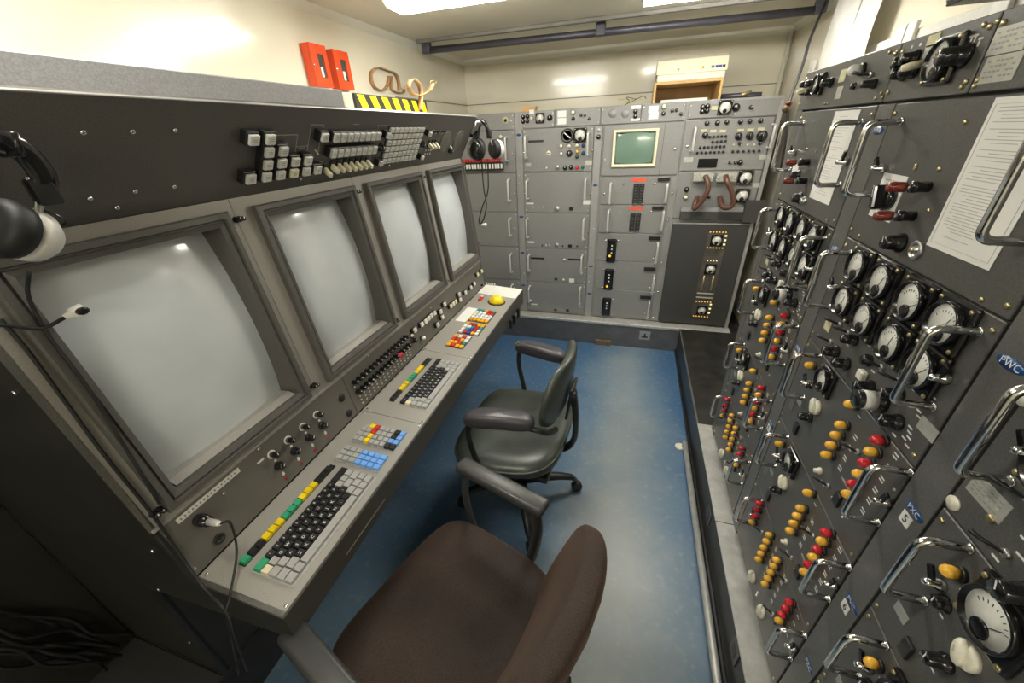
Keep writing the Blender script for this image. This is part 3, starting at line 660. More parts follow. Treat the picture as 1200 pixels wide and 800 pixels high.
meter(tp[1], RT, *rpx(1100, 71, .012), s=.072); rk(tp[1], 1114, 66, .014, .036, n=.02)
for x, y, w_, h_, m in ((957, 90, .022, .018, 'label_metal'), (988, 88.6, .036, .028, 'label_yellow'), (983.4, 108.6, .036, .028, 'label_metal'), (1094, 47, .034, .018, 'label_yellow'), (1090, 60, .034, .02, 'label_metal')): put('label_plate', rect_mesh(w_, h_, .001, m), tp[0] if x < 1030 else tp[1], RT.M(*rpx(x, y, 0)))
put('signal_lamp', lamp_mesh('print_white', .012, .03), tp[0], RT.M(*rpx(1003, 82, .015))); put('toggle_switch', toggle_mesh('black_plastic', .03), tp[0], RT.M(*rpx(1016, 88, .01), 0, 1.2)); rk(tp[0], 999, 101, .007, .008, n=.004); rk(tp[0], 1018, 98.5, .008, .026, 'black_plastic', n=.012)
for x, y in ((967, 121), (970, 121), (1026, 115), (1034, 114), (1043, 61), (1052, 60), (1154, 29), (1127, 102), (1170, 25), (1142, 101)): put('screw', screw_mesh('brass', .004), tp[0] if x < 1036 else (tp[1] if x < 1150 and x != 1142 else tp[2]), RT.M(*rpx(x, y, 0)))
lm = [(*rpx(x, y, 0), w_, h_) for x, y, w_, h_ in ((1138, 48, .003, .012), (1143, 46, .003, .012), (1148, 49, .003, .012), (1139, 43, .010, .003), (1145, 41, .010, .003), (1150, 45, .010, .003), (1069, 55, .006, .005), (1079, 52, .006, .005))]
put('legend_marks', lines_mesh(lm, 'print_white'), tp[1], RT.M(0, 0, .0002), kind='stuff')
for (x, y) in ((1184, 45), (1172, 80)):
    u, v = rpx(x, y, 0); lb = MB().box(-.034, .034, -.017, .017, 0, .0012, 'label_metal')
    for k in range(4):
        for j in range(7): lb.box(-.028 + j * .0082, -.0225 + j * .0082, .009 - k * .0065, .0115 - k * .0065, .0012, .0014, 'label_yellow' if (k + j) % 5 == 1 else 'print_gray')
    put('printed_table', lb, tp[2], RT.M(u, v))
# --- row 1: plain doors
d_far = unit(RT, -BAY['far'][0], -BAY['far'][1], SEAM[1], SEAM[0] - .001, 'rack_gray', 'rack_unit', 'far top drawer of the right-hand racks, with a typed sheet and red binding posts')
d_mid = unit(RT, -BAY['mid'][0], -BAY['mid'][1], SEAM[1], SEAM[0] - .001, 'rack_gray', 'rack_unit', 'middle top drawer of the right-hand racks, with a black pointer knob over a white card')
d_near = unit(RT, -BAY['near'][0], -BAY['near'][1], SEAM[1], SEAM[0] - .001, 'rack_gray', 'rack_unit', 'plain near top drawer of the right-hand racks')
def post(par, x, y, n=.02):
    def f():
        b = MB(); b.lathe([(.009, 0), (.009, .016), (.010, .018), (.010, .026)], 'black_gloss', 12); b.lathe([(.005, .026), (.005, .034)], 'alu', 10); b.lathe([(.0085, .034), (.009, .040), (.009, .056), (.006, .060)], 'red_post', 10); return b
    put('binding_post', cached('post', f), par, RT.M(*rpx(x, y, n)))
for x, y in ((939, 190), (936, 212)): post(d_far, x, y)
rk(d_far, 930, 205, .012, .022, 'black_plastic'); rk(d_far, 932, 232, .014, .022, 'black_plastic'); put('fuse_holder', knob_mesh(.010, .012, 'alu', True), d_far, RT.M(*rpx(941, 235, .005)))
put('white_card', rect_mesh(.05, .05, .001, 'paper'), d_far, RT.M(*rpx(931, 202, 0)))
for d, ys in ((d_far, (1.60, 1.215)), (d_mid, (1.052, .652)), (d_near, (.49,))):
    for i, y in enumerate(ys): handle(d, RT, -y, *HV[0], side=1 if i == 0 else -1)
cw = MB().box(-.042, .042, -.042, .042, 0, .001, 'paper').box(-.03, .03, .030, .0315, .001, .0012, 'paper_print').box(-.022, .022, .024, .0252, .001, .0012, 'paper_print').box(-.03, .03, -.034, -.033, .001, .0012, 'paper_print')
put('white_card', cw, d_mid, RT.M(*rpx(1040, 231, 0)))
def pointer_knob():
    b = MB(); b.lathe([(.022, 0), (.022, .010), (.014, .013)], 'black_gloss', 18); b.bbox(-.0075, .0075, -.020, .026, .011, .032, 'black_gloss', .003); b.box(-.0008, .0008, .004, .026, .032, .0324, 'print_white'); return b
put('pointer_knob', cached('pk', pointer_knob), d_mid, RT.M(*rpx(1031, 233, .018), 0, .35))
for x, y in ((1079, 219), (1062, 253)): post(d_mid, x, y, .012)
put('knob', knob_mesh(.014, .03, 'black_gloss', True, 'print_white'), d_mid, RT.M(*rpx(1046, 284, .014), 0, .3))
put('round_connector', cached('rconn', lambda: MB().lathe([(.017, 0), (.017, .004), (.012, .005), (.0115, .001), (.006, .001), (.006, .007), (.003, .008)], 'alu', 18).lathe([(.0055, .006), (.0045, .010)], 'brass', 10)), d_mid, RT.M(*rpx(1072, 293, .003)))
for x, y in ((1132, 143), (1074, 194), (1089, 247), (1101, 198), (1151, 351), (1007, 276), (1073, 197)): put('screw', screw_mesh('brass', .004), d_mid, RT.M(*rpx(x, y, 0)))
for x, y in ((946, 175), (957, 177), (969, 258)): put('screw', screw_mesh('brass', .004), d_far, RT.M(*rpx(x, y, 0)))
# --- row 2: eight-meter drawers
def marks(par, lst, m='print_white'): put('legend_marks', lines_mesh(lst, m), par, RT.M(0, 0, .0002), kind='stuff')
def eight(o, dY, far=False):
    for i, y in enumerate((.985, .888, .787, .697)):
        for j, v in enumerate((-.288, -.370)): meter(o, RT, -(y + dY), v, .080, needle=-.9 + .25 * ((i * 2 + j * 3) % 4))
    for y, v, r, h in ((.952, -.483, .012, .028), (.897, -.482, .012, .028), (.905, -.426, .011, .026), (.722, -.440, .011, .028), (.694, -.480, .012, .030), (.796, -.476, .012, .028)):
        put('knob', knob_mesh(r, h, 'black_gloss', True, 'print_white'), o, RT.M(-(y + dY), v, 0, .4 * math.sin(y * 90)))
    put('round_button', cached('rb', lambda: MB().lathe([(.012, 0), (.012, .008), (.009, .014), (0, .0155)], 'black_gloss', 16)), o, RT.M(-(.835 + dY), -.436))
    for y, v in ((.791, -.425), (.736, -.420), (.978, -.424), (.935, -.424), (.985, -.474)): put('toggle_switch', toggle_mesh('black_plastic', .026), o, RT.M(-(y + dY), v, 0, 1.3))
    big = put('large_knob', cached('bigk', lambda: MB().lathe([(.022, 0), (.022, .008), (.018, .011), (.018, .042), (.016, .044)], 'black_gloss', 20)), o, RT.M(-(.752 + dY), -.478))
    put('grey_sleeve', cached('slv', lambda: MB().lathe([(.0186, .014), (.0186, .034)], 'cap_gray', 20)), big, RT.M(-(.752 + dY), -.478))
    put('square_lamp', cached('sql', lambda: MB().bbox(-.010, .010, -.010, .010, 0, .012, 'old_cream', .002)), o, RT.M(-(.828 + dY), -.468))
    put('label_plate', rect_mesh(.03, .026, .001, 'label_yellow'), o, RT.M(-(1.03 + dY), -.452))
    put('label_plate', rect_mesh(.042, .024, .001, 'label_metal'), o, RT.M(-(.626 + dY + .012), -.448))
    L_ = []
    for y, v in ((.862, -.410), (.856, -.414), (.770, -.408), (.762, -.412), (.93, -.445), (.924, -.449), (.812, -.448), (.704, -.415), (.66, -.40), (.66, -.408), (.675, -.428), (.67, -.436), (.664, -.444), (.668, -.47), (.664, -.478), (.66, -.486), (.668, -.494), (.655, -.50), (.77, -.512), (.74, -.512), (.69, -.506), (.86, -.452)): L_.append((-(y + dY), v, .012, .0028))
    marks(o, L_)
    for y in (1.052, .650): handle(o, RT, -(y + dY), *HV[1], side=1 if y > .8 else -1)
u2f = unit(RT, -BAY['far'][0], -BAY['far'][1], SEAM[2], SEAM[1] - .001, 'rack_gray', 'rack_unit', 'far drawer with eight square black meters in the right-hand racks'); eight(u2f, .545)
u2m = unit(RT, -BAY['mid'][0], -BAY['mid'][1], SEAM[2], SEAM[1] - .001, 'rack_gray', 'rack_unit', 'middle drawer with eight large square black meters in the right-hand racks'); eight(u2m, 0)
u2n = unit(RT, -BAY['near'][0], -BAY['near'][1], SEAM[2], SEAM[1] - .001, 'rack_gray', 'rack_unit', 'near drawer at the right edge, beside the blue PWC badge')
handle(u2n, RT, -.498, *HV[1]); put('toggle_switch', toggle_mesh('black_plastic', .03), u2n, RT.M(-.468, -.410, 0, 1.2)); put('toggle_switch', toggle_mesh('black_plastic', .03), u2n, RT.M(-.448, -.486, 0, 1.2))
meter(u2n, RT, -.455, -.355, .085); meter(u2n, RT, -.36, -.355, .085)
lb = MB().box(-.030, .030, -.016, .016, 0, .001, 'label_metal')
for k in range(4):
    for j in range(6): lb.box(-.025 + j * .008, -.020 + j * .008, .008 - k * .006, .0105 - k * .006, .001, .0012, 'label_yellow' if k == 2 and j > 2 else 'print_gray')
put('printed_table', lb, u2n, RT.M(-.506, -.452)); put('knob', knob_mesh(.014, .04, 'black_gloss', True, 'print_white'), u2n, RT.M(-.398, -.493, 0, .4))
marks(u2n, [(-.445, -.455, .014, .003), (-.432, -.462, .014, .003), (-.437, -.475, .014, .003), (-.455, -.505, .012, .003)])
for y, v in ((.487, -.47), (.433, -.45)): put('screw', screw_mesh('brass', .006), u2n, RT.M(-y, v))
put('cover_disc', cached('cdisc', lambda: MB().lathe([(.011, 0), (.011, .003), (0, .0034)], 'old_cream', 18)), u2n, RT.M(-.543, -.316)); put('cover_disc', CACHE['cdisc'], None or u2n, RT.M(-.536, -.50))
# --- rows 3 and 4: lamp drawers
def small_rect(par, y, v, w_=.022, h_=.030, m='black_plastic', rot=0.):
    put('connector', bigrect_mesh(w_, h_, .006, m, .001), par, RT.M(-y, v, 0, rot))
def lampdrawer(o, dY, dv, full=True, disp=True, mdl=0):
    S = lambda y: -(y + dY)
    put('indicator_lamp', lamp_mesh('orange_lens', .0096, .024), o, RT.M(S(1.013), -.560 + dv))
    meter(o, RT, S(.937), -.556 + dv, .066, needle=-.7)
    cm = clip_mesh(); put('spade_knob', cm, o, RT.M(S(.935), -.634 + dv, 0, .5)); put('knob', knob_mesh(.0105, .026, 'black_gloss', True, 'print_white'), o, RT.M(S(.946), -.675 + dv))
    put('round_button', knob_mesh(.008, .012, 'black_gloss', True), o, RT.M(S(1.0), -.612 + dv))
    put('label_plate', rect_mesh(.030, .016, .001, 'print_gray'), o, RT.M(S(1.025), -.682 + dv))
    put('label_plate', rect_mesh(.026, .050, .001, 'console_mid'), o, RT.M(S(1.055), -.705 + dv))
    if not full: return
    put('indicator_lamp', lamp_mesh('orange_lens', .0096, .024), o, RT.M(S(.808), -.530 + dv))
    for k in range(4): put('indicator_lamp', lamp_mesh('orange_lens', .0096, .024), o, RT.M(S(.807), -.585 - k * .0293 + dv))
    for k in range(6): put('indicator_lamp', lamp_mesh('orange_lens' if k % 2 else 'red_lens', .0096, .024), o, RT.M(S(.698), -.529 - k * .0293 + dv))
    put('toggle_switch', toggle_mesh('black_plastic', .026), o, RT.M(S(.744), -.600 + dv, 0, 1.4)); put('toggle_switch', toggle_mesh('black_plastic', .026), o, RT.M(S(.775), -.735 + dv, 0, 1.4))
    put('square_lamp', cached('sqv', lambda: MB().lathe([(.009, 0), (.009, .004), (.006, .006), (.005, .014), (0, .015)], 'old_cream', 10)), o, RT.M(S(.823), -.738 + dv)); small_rect(o, .733 + dY, -.728 + dv, .022, .032)
    small_rect(o, .985 + dY, -.745 + dv, .02, .034)
    marks(o, [(S(.772), -.590 - k * .0293 + dv + q, .013, .0026) for k in range(4) for q in (0, .007)] + [(S(.664), -.536 - k * .0293 + dv + q, .013, .0026) for k in range(6) for q in (0, .007)] + [(S(.80), -.752 + dv, .02, .0026), (S(.79), -.545 + dv, .012, .0026)])
    for y, v in ((.725, -.708), (.752, -.745), (.70, -.745), (.79, -.63), (.60 + .03, -.58)): put('screw', screw_mesh('alu', .0032), o, RT.M(S(y), v + dv))
    put('bar_lens', rect_mesh(.036, .004, .002, 'print_gray'), o, RT.M(S(.735), -.683 + dv))
    for y in (1.008, .622): handle(o, RT, S(y), *HV[2 if dv == 0 else 3], side=1 if y > .8 else -1)
ROWN = {3: 'third', 4: 'fourth'}
for r in (3, 4):
    dv = -.270 * (r - 3)
    for nm, dY in (('far', .555), ('mid', 0)):
        o = unit(RT, -BAY[nm][0], -BAY[nm][1], SEAM[r], SEAM[r - 1] - .001, 'rack_gray', 'rack_unit', '%s drawer down in the %s right-hand rack, lamps' % (ROWN[r], 'far' if nm == 'far' else 'middle'), group='lamp drawers in the right-hand racks')
        lampdrawer(o, dY, dv)
    o = unit(RT, -BAY['near'][0], -BAY['near'][1], SEAM[r], SEAM[r - 1] - .001, 'rack_gray', 'rack_unit', 'near drawer with one orange lamp and %s' % ('large meter, beside badge 5' if r == 3 else 'a cut-off meter, beside badge 6'), group='lamp drawers in the right-hand racks')
    put('indicator_lamp', lamp_mesh('orange_lens', .0096, .024), o, RT.M(-.470, -.566 + dv)); meter(o, RT, -.405, -.560 + dv, .088, needle=-.7)
    put('knob', knob_mesh(.0105, .016, 'black_gloss', True), o, RT.M(-.462, -.625 + dv)); put('spade_knob', clip_mesh(), o, RT.M(-.402, -.640 + dv, 0, .4)); put('knob', knob_mesh(.0105, .028, 'black_gloss', True, 'print_white'), o, RT.M(-.412, -.684 + dv))
    put('label_plate', rect_mesh(.030, .020, .001, 'print_gray'), o, RT.M(-.498, -.722 + dv)); small_rect(o, .458, -.748 + dv, .02, .034)
    marks(o, [(-.456, -.585 + dv, .010, .0026), (-.455, -.645 + dv, .008, .0026), (-.430, -.610 + dv, .010, .0026), (-.385, -.695 + dv, .012, .0026), (-.42, -.72 + dv, .012, .0026)])
    handle(o, RT, -.483, HV[r - 1][0] + .0, HV[r - 1][1])
# --- row 5
def fifth(o, dY):
    S = lambda y: -(y + dY)
    for k in range(4): put('indicator_lamp', lamp_mesh('red_lens' if k < 3 else 'orange_lens', .0088, .022), o, RT.M(S(.996), -1.068 - k * .0305)); put('indicator_lamp', lamp_mesh('red_lens' if k < 3 else 'orange_lens', .0088, .022), o, RT.M(S(.697), -1.073 - k * .0295))
    for k in range(5): put('indicator_lamp', lamp_mesh('orange_lens', .0090, .022), o, RT.M(S(.884), -1.068 - k * .0298)); put('indicator_lamp', lamp_mesh('orange_lens', .0090, .022), o, RT.M(S(.808), -1.070 - k * .0292))
    put('spade_knob', clip_mesh(), o, RT.M(S(.893), -1.290, 0, .2)); put('spade_knob', clip_mesh(), o, RT.M(S(.784), -1.284, 0, .2))
    for v in (-1.285, -1.30): put('lamp_dot', screw_mesh('white_plastic', .005), o, RT.M(S(.84), v))
    for y, v in ((.94, -1.13), (.755, -1.075), (.74, -1.21)): put('toggle_switch', toggle_mesh('black_plastic', .024), o, RT.M(S(y), v, 0, 1.4))
    small_rect(o, .725 + dY, -1.20, .018, .034)
    marks(o, [(S(.85), -1.085 - k * .03 + q, .011, .0026) for k in range(5) for q in (0, .007)] + [(S(.772), -1.085 - k * .03 + q, .011, .0026) for k in range(5) for q in (0, .007)] + [(S(.668), -1.078 - k * .0295, .011, .0026) for k in range(4)])
    put('label_plate', rect_mesh(.022, .04, .001, 'print_gray'), o, RT.M(S(.64), -1.16)); put('label_plate', rect_mesh(.020, .04, .001, 'console_mid'), o, RT.M(S(1.05), -1.2))
    for y in (1.008, .622): handle(o, RT, S(y), -1.068, -1.180, side=1 if y > .8 else -1)
o = unit(RT, -BAY['far'][0], -BAY['far'][1], SEAM[5], SEAM[4] - .001, 'rack_gray', 'rack_unit', 'lowest drawer of the far right-hand rack, with lamp columns just above the ledge', group='lamp drawers in the right-hand racks'); fifth(o, .555)
o = unit(RT, -BAY['mid'][0], -BAY['mid'][1], SEAM[5], SEAM[4] - .001, 'rack_gray', 'rack_unit', 'lowest drawer of the middle right-hand rack, with two cream knobs on the ledge', group='lamp drawers in the right-hand racks'); fifth(o, 0)
o = unit(RT, -BAY['near'][0], -BAY['near'][1], SEAM[5], SEAM[4] - .001, 'rack_gray', 'rack_unit', 'lowest drawer of the near right-hand rack, cut by the bottom edge', group='lamp drawers in the right-hand racks'); handle(o, RT, -.483, -1.05, -1.172)
# papers on the right racks
def sheet(name, y0, y1, v0, v1, label, rows, box=True):
    wd, ht = y0 - y1, v1 - v0; o = put(name, MB().box(-wd / 2, wd / 2, -ht / 2, ht / 2, 0, .0008, 'paper'), None, RT.M(-(y0 + y1) / 2, (v0 + v1) / 2, .0006), label, 'paper')
    b = MB(); rnd = random.Random(len(label))
    for k in range(rows):
        v = ht * .44 - k * ht * .88 / rows
        if rnd.random() < .12: continue
        ind = rnd.choice((0, 0, .08, .15)); L_ = wd * (.72 - ind) * rnd.uniform(.55, 1.0); b.box(-wd * .38 + wd * ind, -wd * .38 + wd * ind + L_, v - .0005, v + .0005, 0, .0003, 'paper_print')
    if box:
        for a, c, d, e in ((-.45, .45, .46, .462), (-.45, .45, -.462, -.46), (-.452, -.448, -.46, .46), (.448, .452, -.46, .46)): b.box(a * wd, c * wd, d * ht, e * ht, 0, .0003, 'paper_print')
    put('printed_lines', b, o, RT.M(-(y0 + y1) / 2, (v0 + v1) / 2, .0015), kind='stuff'); return o
sheet('paper_sheet', .830, .688, -.200, .014, 'large white printed notice taped to the middle top drawer, behind a handle', 42)
sheet('paper_sheet', 1.378, 1.238, -.203, .012, 'white typed sheet on the far top drawer, behind two handles', 30, False)

# ================================================================ the racks at the back
def bpx(x, y, n=.0): return BK.px(x, y, n)
BB = ((-1.30, -.842, -.788), (-.786, -.300, -.242), (-.240, .250, .255), (.258, .764, .766))
for k, (a, b_, lb) in enumerate(((-1.34, -.815, 'leftmost grey rack at the back, half hidden behind the console'), (-.8145, -.270, 'tall grey rack at the back beside the console, with five drawers'), (-.2695, .2535, 'grey rack at the back holding the small green screen'), (.254, .767, 'rightmost grey rack at the back, with brown hoses and dark door'))):
    t = thing('equipment_rack', lb, 'rack', ((a + b_) / 2, YB + .25, ZP + .004), 0, 'back row of equipment racks')
    put('body', MB().bbox(a, b_, YB + .0125, YW - .004, ZP + .0045, H + .120, 'back_strut', .001), t)
    if k < 2:
        x = (-.814, -.270)[k]; st = put('strut', MB().bbox(x - .024, x + .024, YB + .001, YB + .0122, ZP + .0045, H + .012, 'back_strut', .001), t)
        for px in (((608, 158), (611, 254), (611, 296), (612, 334)), ((700, 217), (694, 312), (692, 344)))[k]:
            put('badge', cached('bbadge', lambda: MB().lathe([(.008, 0), (.008, .001)], 'badge_blue', 14, T=Matrix.Diagonal((2.0, 1, 1, 1)))), st, BK.M(x, bpx(*px)[1], -.001))
        for px in (((606, 206), (611, 206), (612, 215), (614, 320)), ((696, 304), (697, 324), (704, 268), (699, 330)))[k]: put('screw', screw_mesh('alu', .0055), st, BK.M(x + (px[0] % 3 - 1) * .008, bpx(*px)[1], -.001))
    if k == 3: put('side_cheek', MB().bbox(.744, .7665, YB - .012, YB + .0122, ZP + .0045, H + .095, 'back_strut', .001), t)
def bunit(a, b_, v0, v1, label, m='back_gray', cat='rack unit', screws='alu', name='rack_unit', group=None): return unit(BK, a, b_, v0, v1, m, name, label, cat, group, .012, screws)
def bk_knob(par, x, y, r=.011, h=.02, m='black_gloss', tip=None): put('knob', knob_mesh(r, h, m, True, tip), par, BK.M(*bpx(x, y, .01)))
def bk_lamp(par, x, y, m, r=.011): put('indicator_lamp', lamp_mesh(m, r, .018), par, BK.M(*bpx(x, y, .008)))
def bk_dot(par, x, y, m='white_plastic', r=.007): put('lamp_dot', screw_mesh(m, r), par, BK.M(*bpx(x, y)))
def bk_rect(par, x, y, w_, h_, m, t_=.0015, name='label_plate'): return put(name, rect_mesh(w_, h_, t_, m), par, BK.M(*bpx(x, y)))
def bk_handle(par, x, y0, y1): 
    u, v0 = bpx(x, y0); _, v1 = bpx(x, y1); return put('handle', handle_mesh(round(v0 - v1, 2), .05, .0068, 'bright_alu'), par, BK.M(u, v0))
# bay 0 (behind the console end)
o = bunit(-1.30, -.842, .018, .120, 'grey top panel with a yellow ringed lock behind the hanging headphones', name='top_panel', cat='panel')
put('lock_ring', cached('ylk', lambda: MB().lathe([(.022, 0), (.022, .002), (0, .0022)], 'label_yellow', 16)), o, BK.M(*bpx(592, 141))); bk_knob(o, 592, 141, .009, .012); bk_dot(o, 599, 141.5, 'old_cream')
o = bunit(-1.30, -.842, -.256, .016, 'grey unit with red and white terminal strips behind the headphones')
bk_lamp(o, 587, 160, 'old_cream', .012); bk_knob(o, 588, 168, .009, .016); bk_handle(o, 594, 161, 189); bk_dot(o, 601, 180, 'chrome')
def terminal():
    b = MB(); b.bbox(-.17, .17, -.030, .020, 0, .03, 'black_plastic', .002)
    for k in range(15): b.bbox(-.160 + k * .0225, -.148 + k * .0225, -.020, .012, .03, .036, 'white_plastic', .001)
    return b
u, v = bpx(565, 194); tm = put('terminal_strip', terminal(), o, BK.M(u, v))
rb = MB()
for k in range(14): rb.bbox(-.158 + k * .0225, -.142 + k * .0225, .024, .046, 0, .026, 'red_strip', .002)
put('red_terminals', rb, tm, BK.M(u, v))
for y0, y1, hy, lb in ((-.532, -.258, (210, 235), 'blank grey drawer behind the dangling headphone cable'), (-.800, -.534, (256, 276), 'blank grey drawer low down behind the console end'), (-1.078, -.802, (297, 318), 'blank grey drawer level with the yellow trackball'), (-1.338, -1.080, (333, 345), 'lowest blank grey drawer behind the console end')):
    o = bunit(-1.30, -.842, y0, y1, lb); bk_handle(o, 597 + (hy[0] - 210) * .03, *hy); bk_dot(o, 603, hy[1] - 8, 'chrome')
# bay 1
o = bunit(-.786, -.563, .018, .121, 'grey top panel with four small knobs and a little square meter, back row left', name='top_panel', cat='panel')
for x, y in ((612.7, 137), (617.7, 136.5), (612.7, 142.5), (617.7, 142)): bk_knob(o, x, y, .011, .014)
bk_rect(o, 623, 131, .032, .026, 'print_white'); bk_lamp(o, 623, 138.5, 'cream_plastic', .011); meter(o, BK, *bpx(633, 138.3), s=.062, needle=-.6, screws=False); bk_knob(o, 644, 138, .015, .02)
o = bunit(-.561, -.262, .018, .122, 'grey top panel with two white labels and a cream lamp, back row', name='top_panel', cat='panel')
for y in (133.5, 142): bk_rect(o, 658.5, y, .058, .038, 'print_white')
bk_lamp(o, 671.5, 131.5, 'old_cream', .013); bk_knob(o, 671.5, 139, .010, .014)
for x, y in ((680.5, 135), (685, 135), (690, 139)): bk_knob(o, x, y, .007, .014, 'black_plastic')
o = bunit(-.786, -.300, -.256, .016, 'grey drawer with a round and a square gauge over small lamps, back row')
for x, y0, y1 in ((617, 159, 186), (690, 155, 182)): bk_handle(o, x, y0, y1)
bk_rect(o, 628, 165.5, .108, .014, 'black_plastic', .002, 'slot')
rg = put('round_gauge', cached('rg', lambda: MB().lathe([(.043, 0), (.043, .012), (.038, .014), (.037, .008), (0, .008)], 'black_plastic', 24)), o, BK.M(*bpx(665, 158.7)))
put('pointer', cached('rgp', lambda: MB().box(-.003, .003, -.026, .026, .008, .0095, 'print_white', T=Matrix.Rotation(.9, 4, 'Z'))), rg, WM[rg])
put('ring_marks', cached('rgm', lambda: MB().lathe([(.034, .0082), (.034, .009), (.031, .009), (.031, .0082)], 'print_gray', 24)), rg, WM[rg])
meter(o, BK, *bpx(680, 158.3), s=.086, needle=-.5)
for x, y, m in ((657.5, 171, 'old_cream'), (667, 171, 'old_cream'), (676, 170.5, 'cream_plastic'), (683.3, 170.5, 'blue_lens'), (657.5, 180, 'old_cream'), (676, 177.5, 'orange_lens'), (683.3, 179.5, 'blue_lens'), (676, 183.5, 'green_dark')): bk_lamp(o, x, y, m, .011)
bk_knob(o, 667, 180, .017, .022, 'black_gloss', 'print_white'); put('key_lock', cached('klk', lambda: MB().lathe([(.016, 0), (.016, .005), (.010, .007)], 'old_cream', 14).box(-.009, .009, -.002, .002, .007, .0078, 'black_plastic')), o, BK.M(*bpx(643, 179.5)))
bk_dot(o, 640.5, 196.5); bk_knob(o, 653.3, 196, .012, .016, 'alu')
for x, y, m in ((662, 196.8, 'black_gloss'), (669, 196, 'black_gloss')): bk_knob(o, x, y, .013, .018, m)
bk_lamp(o, 676, 196.3, 'red_lens', .012); bk_lamp(o, 682.7, 196, 'green_dark', .010); bk_rect(o, 619, 193, .042, .024, 'label_metal'); bk_rect(o, 690, 190.5, .045, .028, 'label_metal')
for x, y in ((613.5, 179), (694, 176)): bk_dot(o, x, y, 'chrome')
o = bunit(-.786, -.300, -.535, -.258, 'grey drawer with a round socket and a black square, second down beside the console')
for x, y0, y1 in ((618.5, 211, 233), (687, 209.5, 233)): bk_handle(o, x, y0, y1)
bk_rect(o, 621, 238.3, .058, .010, 'print_white'); bk_rect(o, 687.5, 237, .05, .028, 'white_plastic'); bk_rect(o, 669.5, 244.5, .03, .024, 'black_plastic', .004); bk_knob(o, 652.5, 244.5, .015, .010, 'alu')
for x in (625, 631, 636): bk_rect(o, x, 242.5, .012, .020, 'console_light')
for x, y in ((615.5, 227), (692, 227)): bk_dot(o, x, y, 'chrome')
o = bunit(-.786, -.300, -.802, -.537, 'grey drawer with a line of tiny sockets along its foot, back row')
for x, y0, y1 in ((618.5, 256, 277), (684.7, 256.5, 280)): bk_handle(o, x, y0, y1)
bk_rect(o, 622, 283.6, .056, .012, 'print_white'); bk_rect(o, 668, 288, .028, .022, 'black_plastic', .004); bk_knob(o, 652, 287.3, .013, .010, 'alu')
for x, y in ((635.5, 287.5), (659.5, 288.2), (676.3, 288.5)): bk_dot(o, x, y, 'black_plastic', .007)
for x in (640, 644): bk_dot(o, x, 287, 'white_plastic', .006)
for x, y in ((617.5, 271), (689, 272.5)): bk_dot(o, x, y, 'chrome')
o = bunit(-.786, -.300, -1.081, -.804, 'grey drawer with two black slots and a small white label, back row')
for x, y0, y1 in ((620.5, 298, 316), (682.5, 299, 319)): bk_handle(o, x, y0, y1)
bk_rect(o, 630, 302.5, .11, .013, 'black_plastic', .002, 'slot'); bk_rect(o, 674, 304, .11, .013, 'black_plastic', .002, 'slot'); bk_knob(o, 661, 305, .010, .012, 'alu'); bk_rect(o, 651.5, 327, .024, .020, 'rack_body', .002); bk_dot(o, 660.3, 327.5, 'cream_plastic', .009); bk_rect(o, 670, 328.6, .040, .030, 'white_plastic', .003)
for x, y in ((618, 311), (686.3, 314)): bk_dot(o, x, y, 'chrome')
o = bunit(-.786, -.300, -1.338, -1.083, 'lowest grey drawer beside the console end, standing on the pale ledge')
for x, y0, y1 in ((621, 335, 352), (680.5, 336.5, 356)): bk_handle(o, x, y0, y1)
bk_rect(o, 626, 356.4, .052, .010, 'print_white'); bk_rect(o, 651, 363, .024, .018, 'rack_body', .002); bk_rect(o, 665, 363.6, .026, .020, 'black_plastic', .003); bk_rect(o, 680, 359.8, .03, .01, 'label_metal')
# bay 2
o = bunit(-.260, -.014, .018, .121, 'grey top panel with two pale discs and two knobs, above the green screen', name='top_panel', cat='panel')
for x in (718, 733): put('pale_disc', cached('pdisc', lambda: MB().lathe([(.026, 0), (.026, .002), (0, .0022)], 'riser_gray', 20)), o, BK.M(*bpx(x, 132.5)))
bk_rect(o, 745.5, 125.5, .055, .018, 'print_white'); bk_rect(o, 744.5, 140, .055, .014, 'print_white')
for y in (130.5, 136.3): bk_knob(o, 744.6, y, .011, .014)
o = bunit(-.012, .247, .018, .120, 'grey top panel with a cream lamp and white labels right of the pale discs', name='top_panel', cat='panel')
for y in (128, 135.5): bk_rect(o, 765.7, y, .058, .036, 'print_white')
bk_lamp(o, 778.3, 124.8, 'cream_plastic', .013); bk_knob(o, 777.5, 133, .010, .014)
for x, y in ((788, 129.7), (793, 129), (798, 133.5)): bk_knob(o, x, y, .008, .014, 'black_plastic')
o = bunit(-.240, .250, -.290, .016, 'grey unit with the small square green screen, cream frame', screws=None)
u0, v1 = bpx(719.5, 152.5); u1, _ = bpx(772.5, 152.5); v0 = bpx(718, 196)[1]; wd, ht = u1 - u0, v1 - v0
bz = put('screen_frame', loft_frame(wd, ht, [(0, 0, 0, -.002), (0, 0, 0, .012), (.004, .004, .004, .015), (.012, .012, .012, .015), (.022, .022, .022, -.001), (.023, .023, .023, -.004)], 'cream_plastic'), o, BK.M(u0, v0))
put('screen_glass', MB().grid(lambda i, j: (wd / 2 + (i - .5) * (wd - .040), ht / 2 + (j - .5) * (ht - .040), .013 - ((2 * i - 1) ** 2 + (2 * j - 1) ** 2) * .005), 16, 16, 'crt_green'), bz, BK.M(u0, v0))
put('inner_shadow_gasket', loft_frame(wd - .038, ht - .038, [(0, 0, 0, .004), (0, 0, 0, .0075), (.006, .006, .006, .006), (.008, .008, .008, .001)], 'black_plastic'), bz, BK.M(u0 + .019, v0 + .019))
bk_dot(o, 701.8, 152.5, 'label_metal', .011); bk_knob(o, 701.3, 160.5, .012, .016)
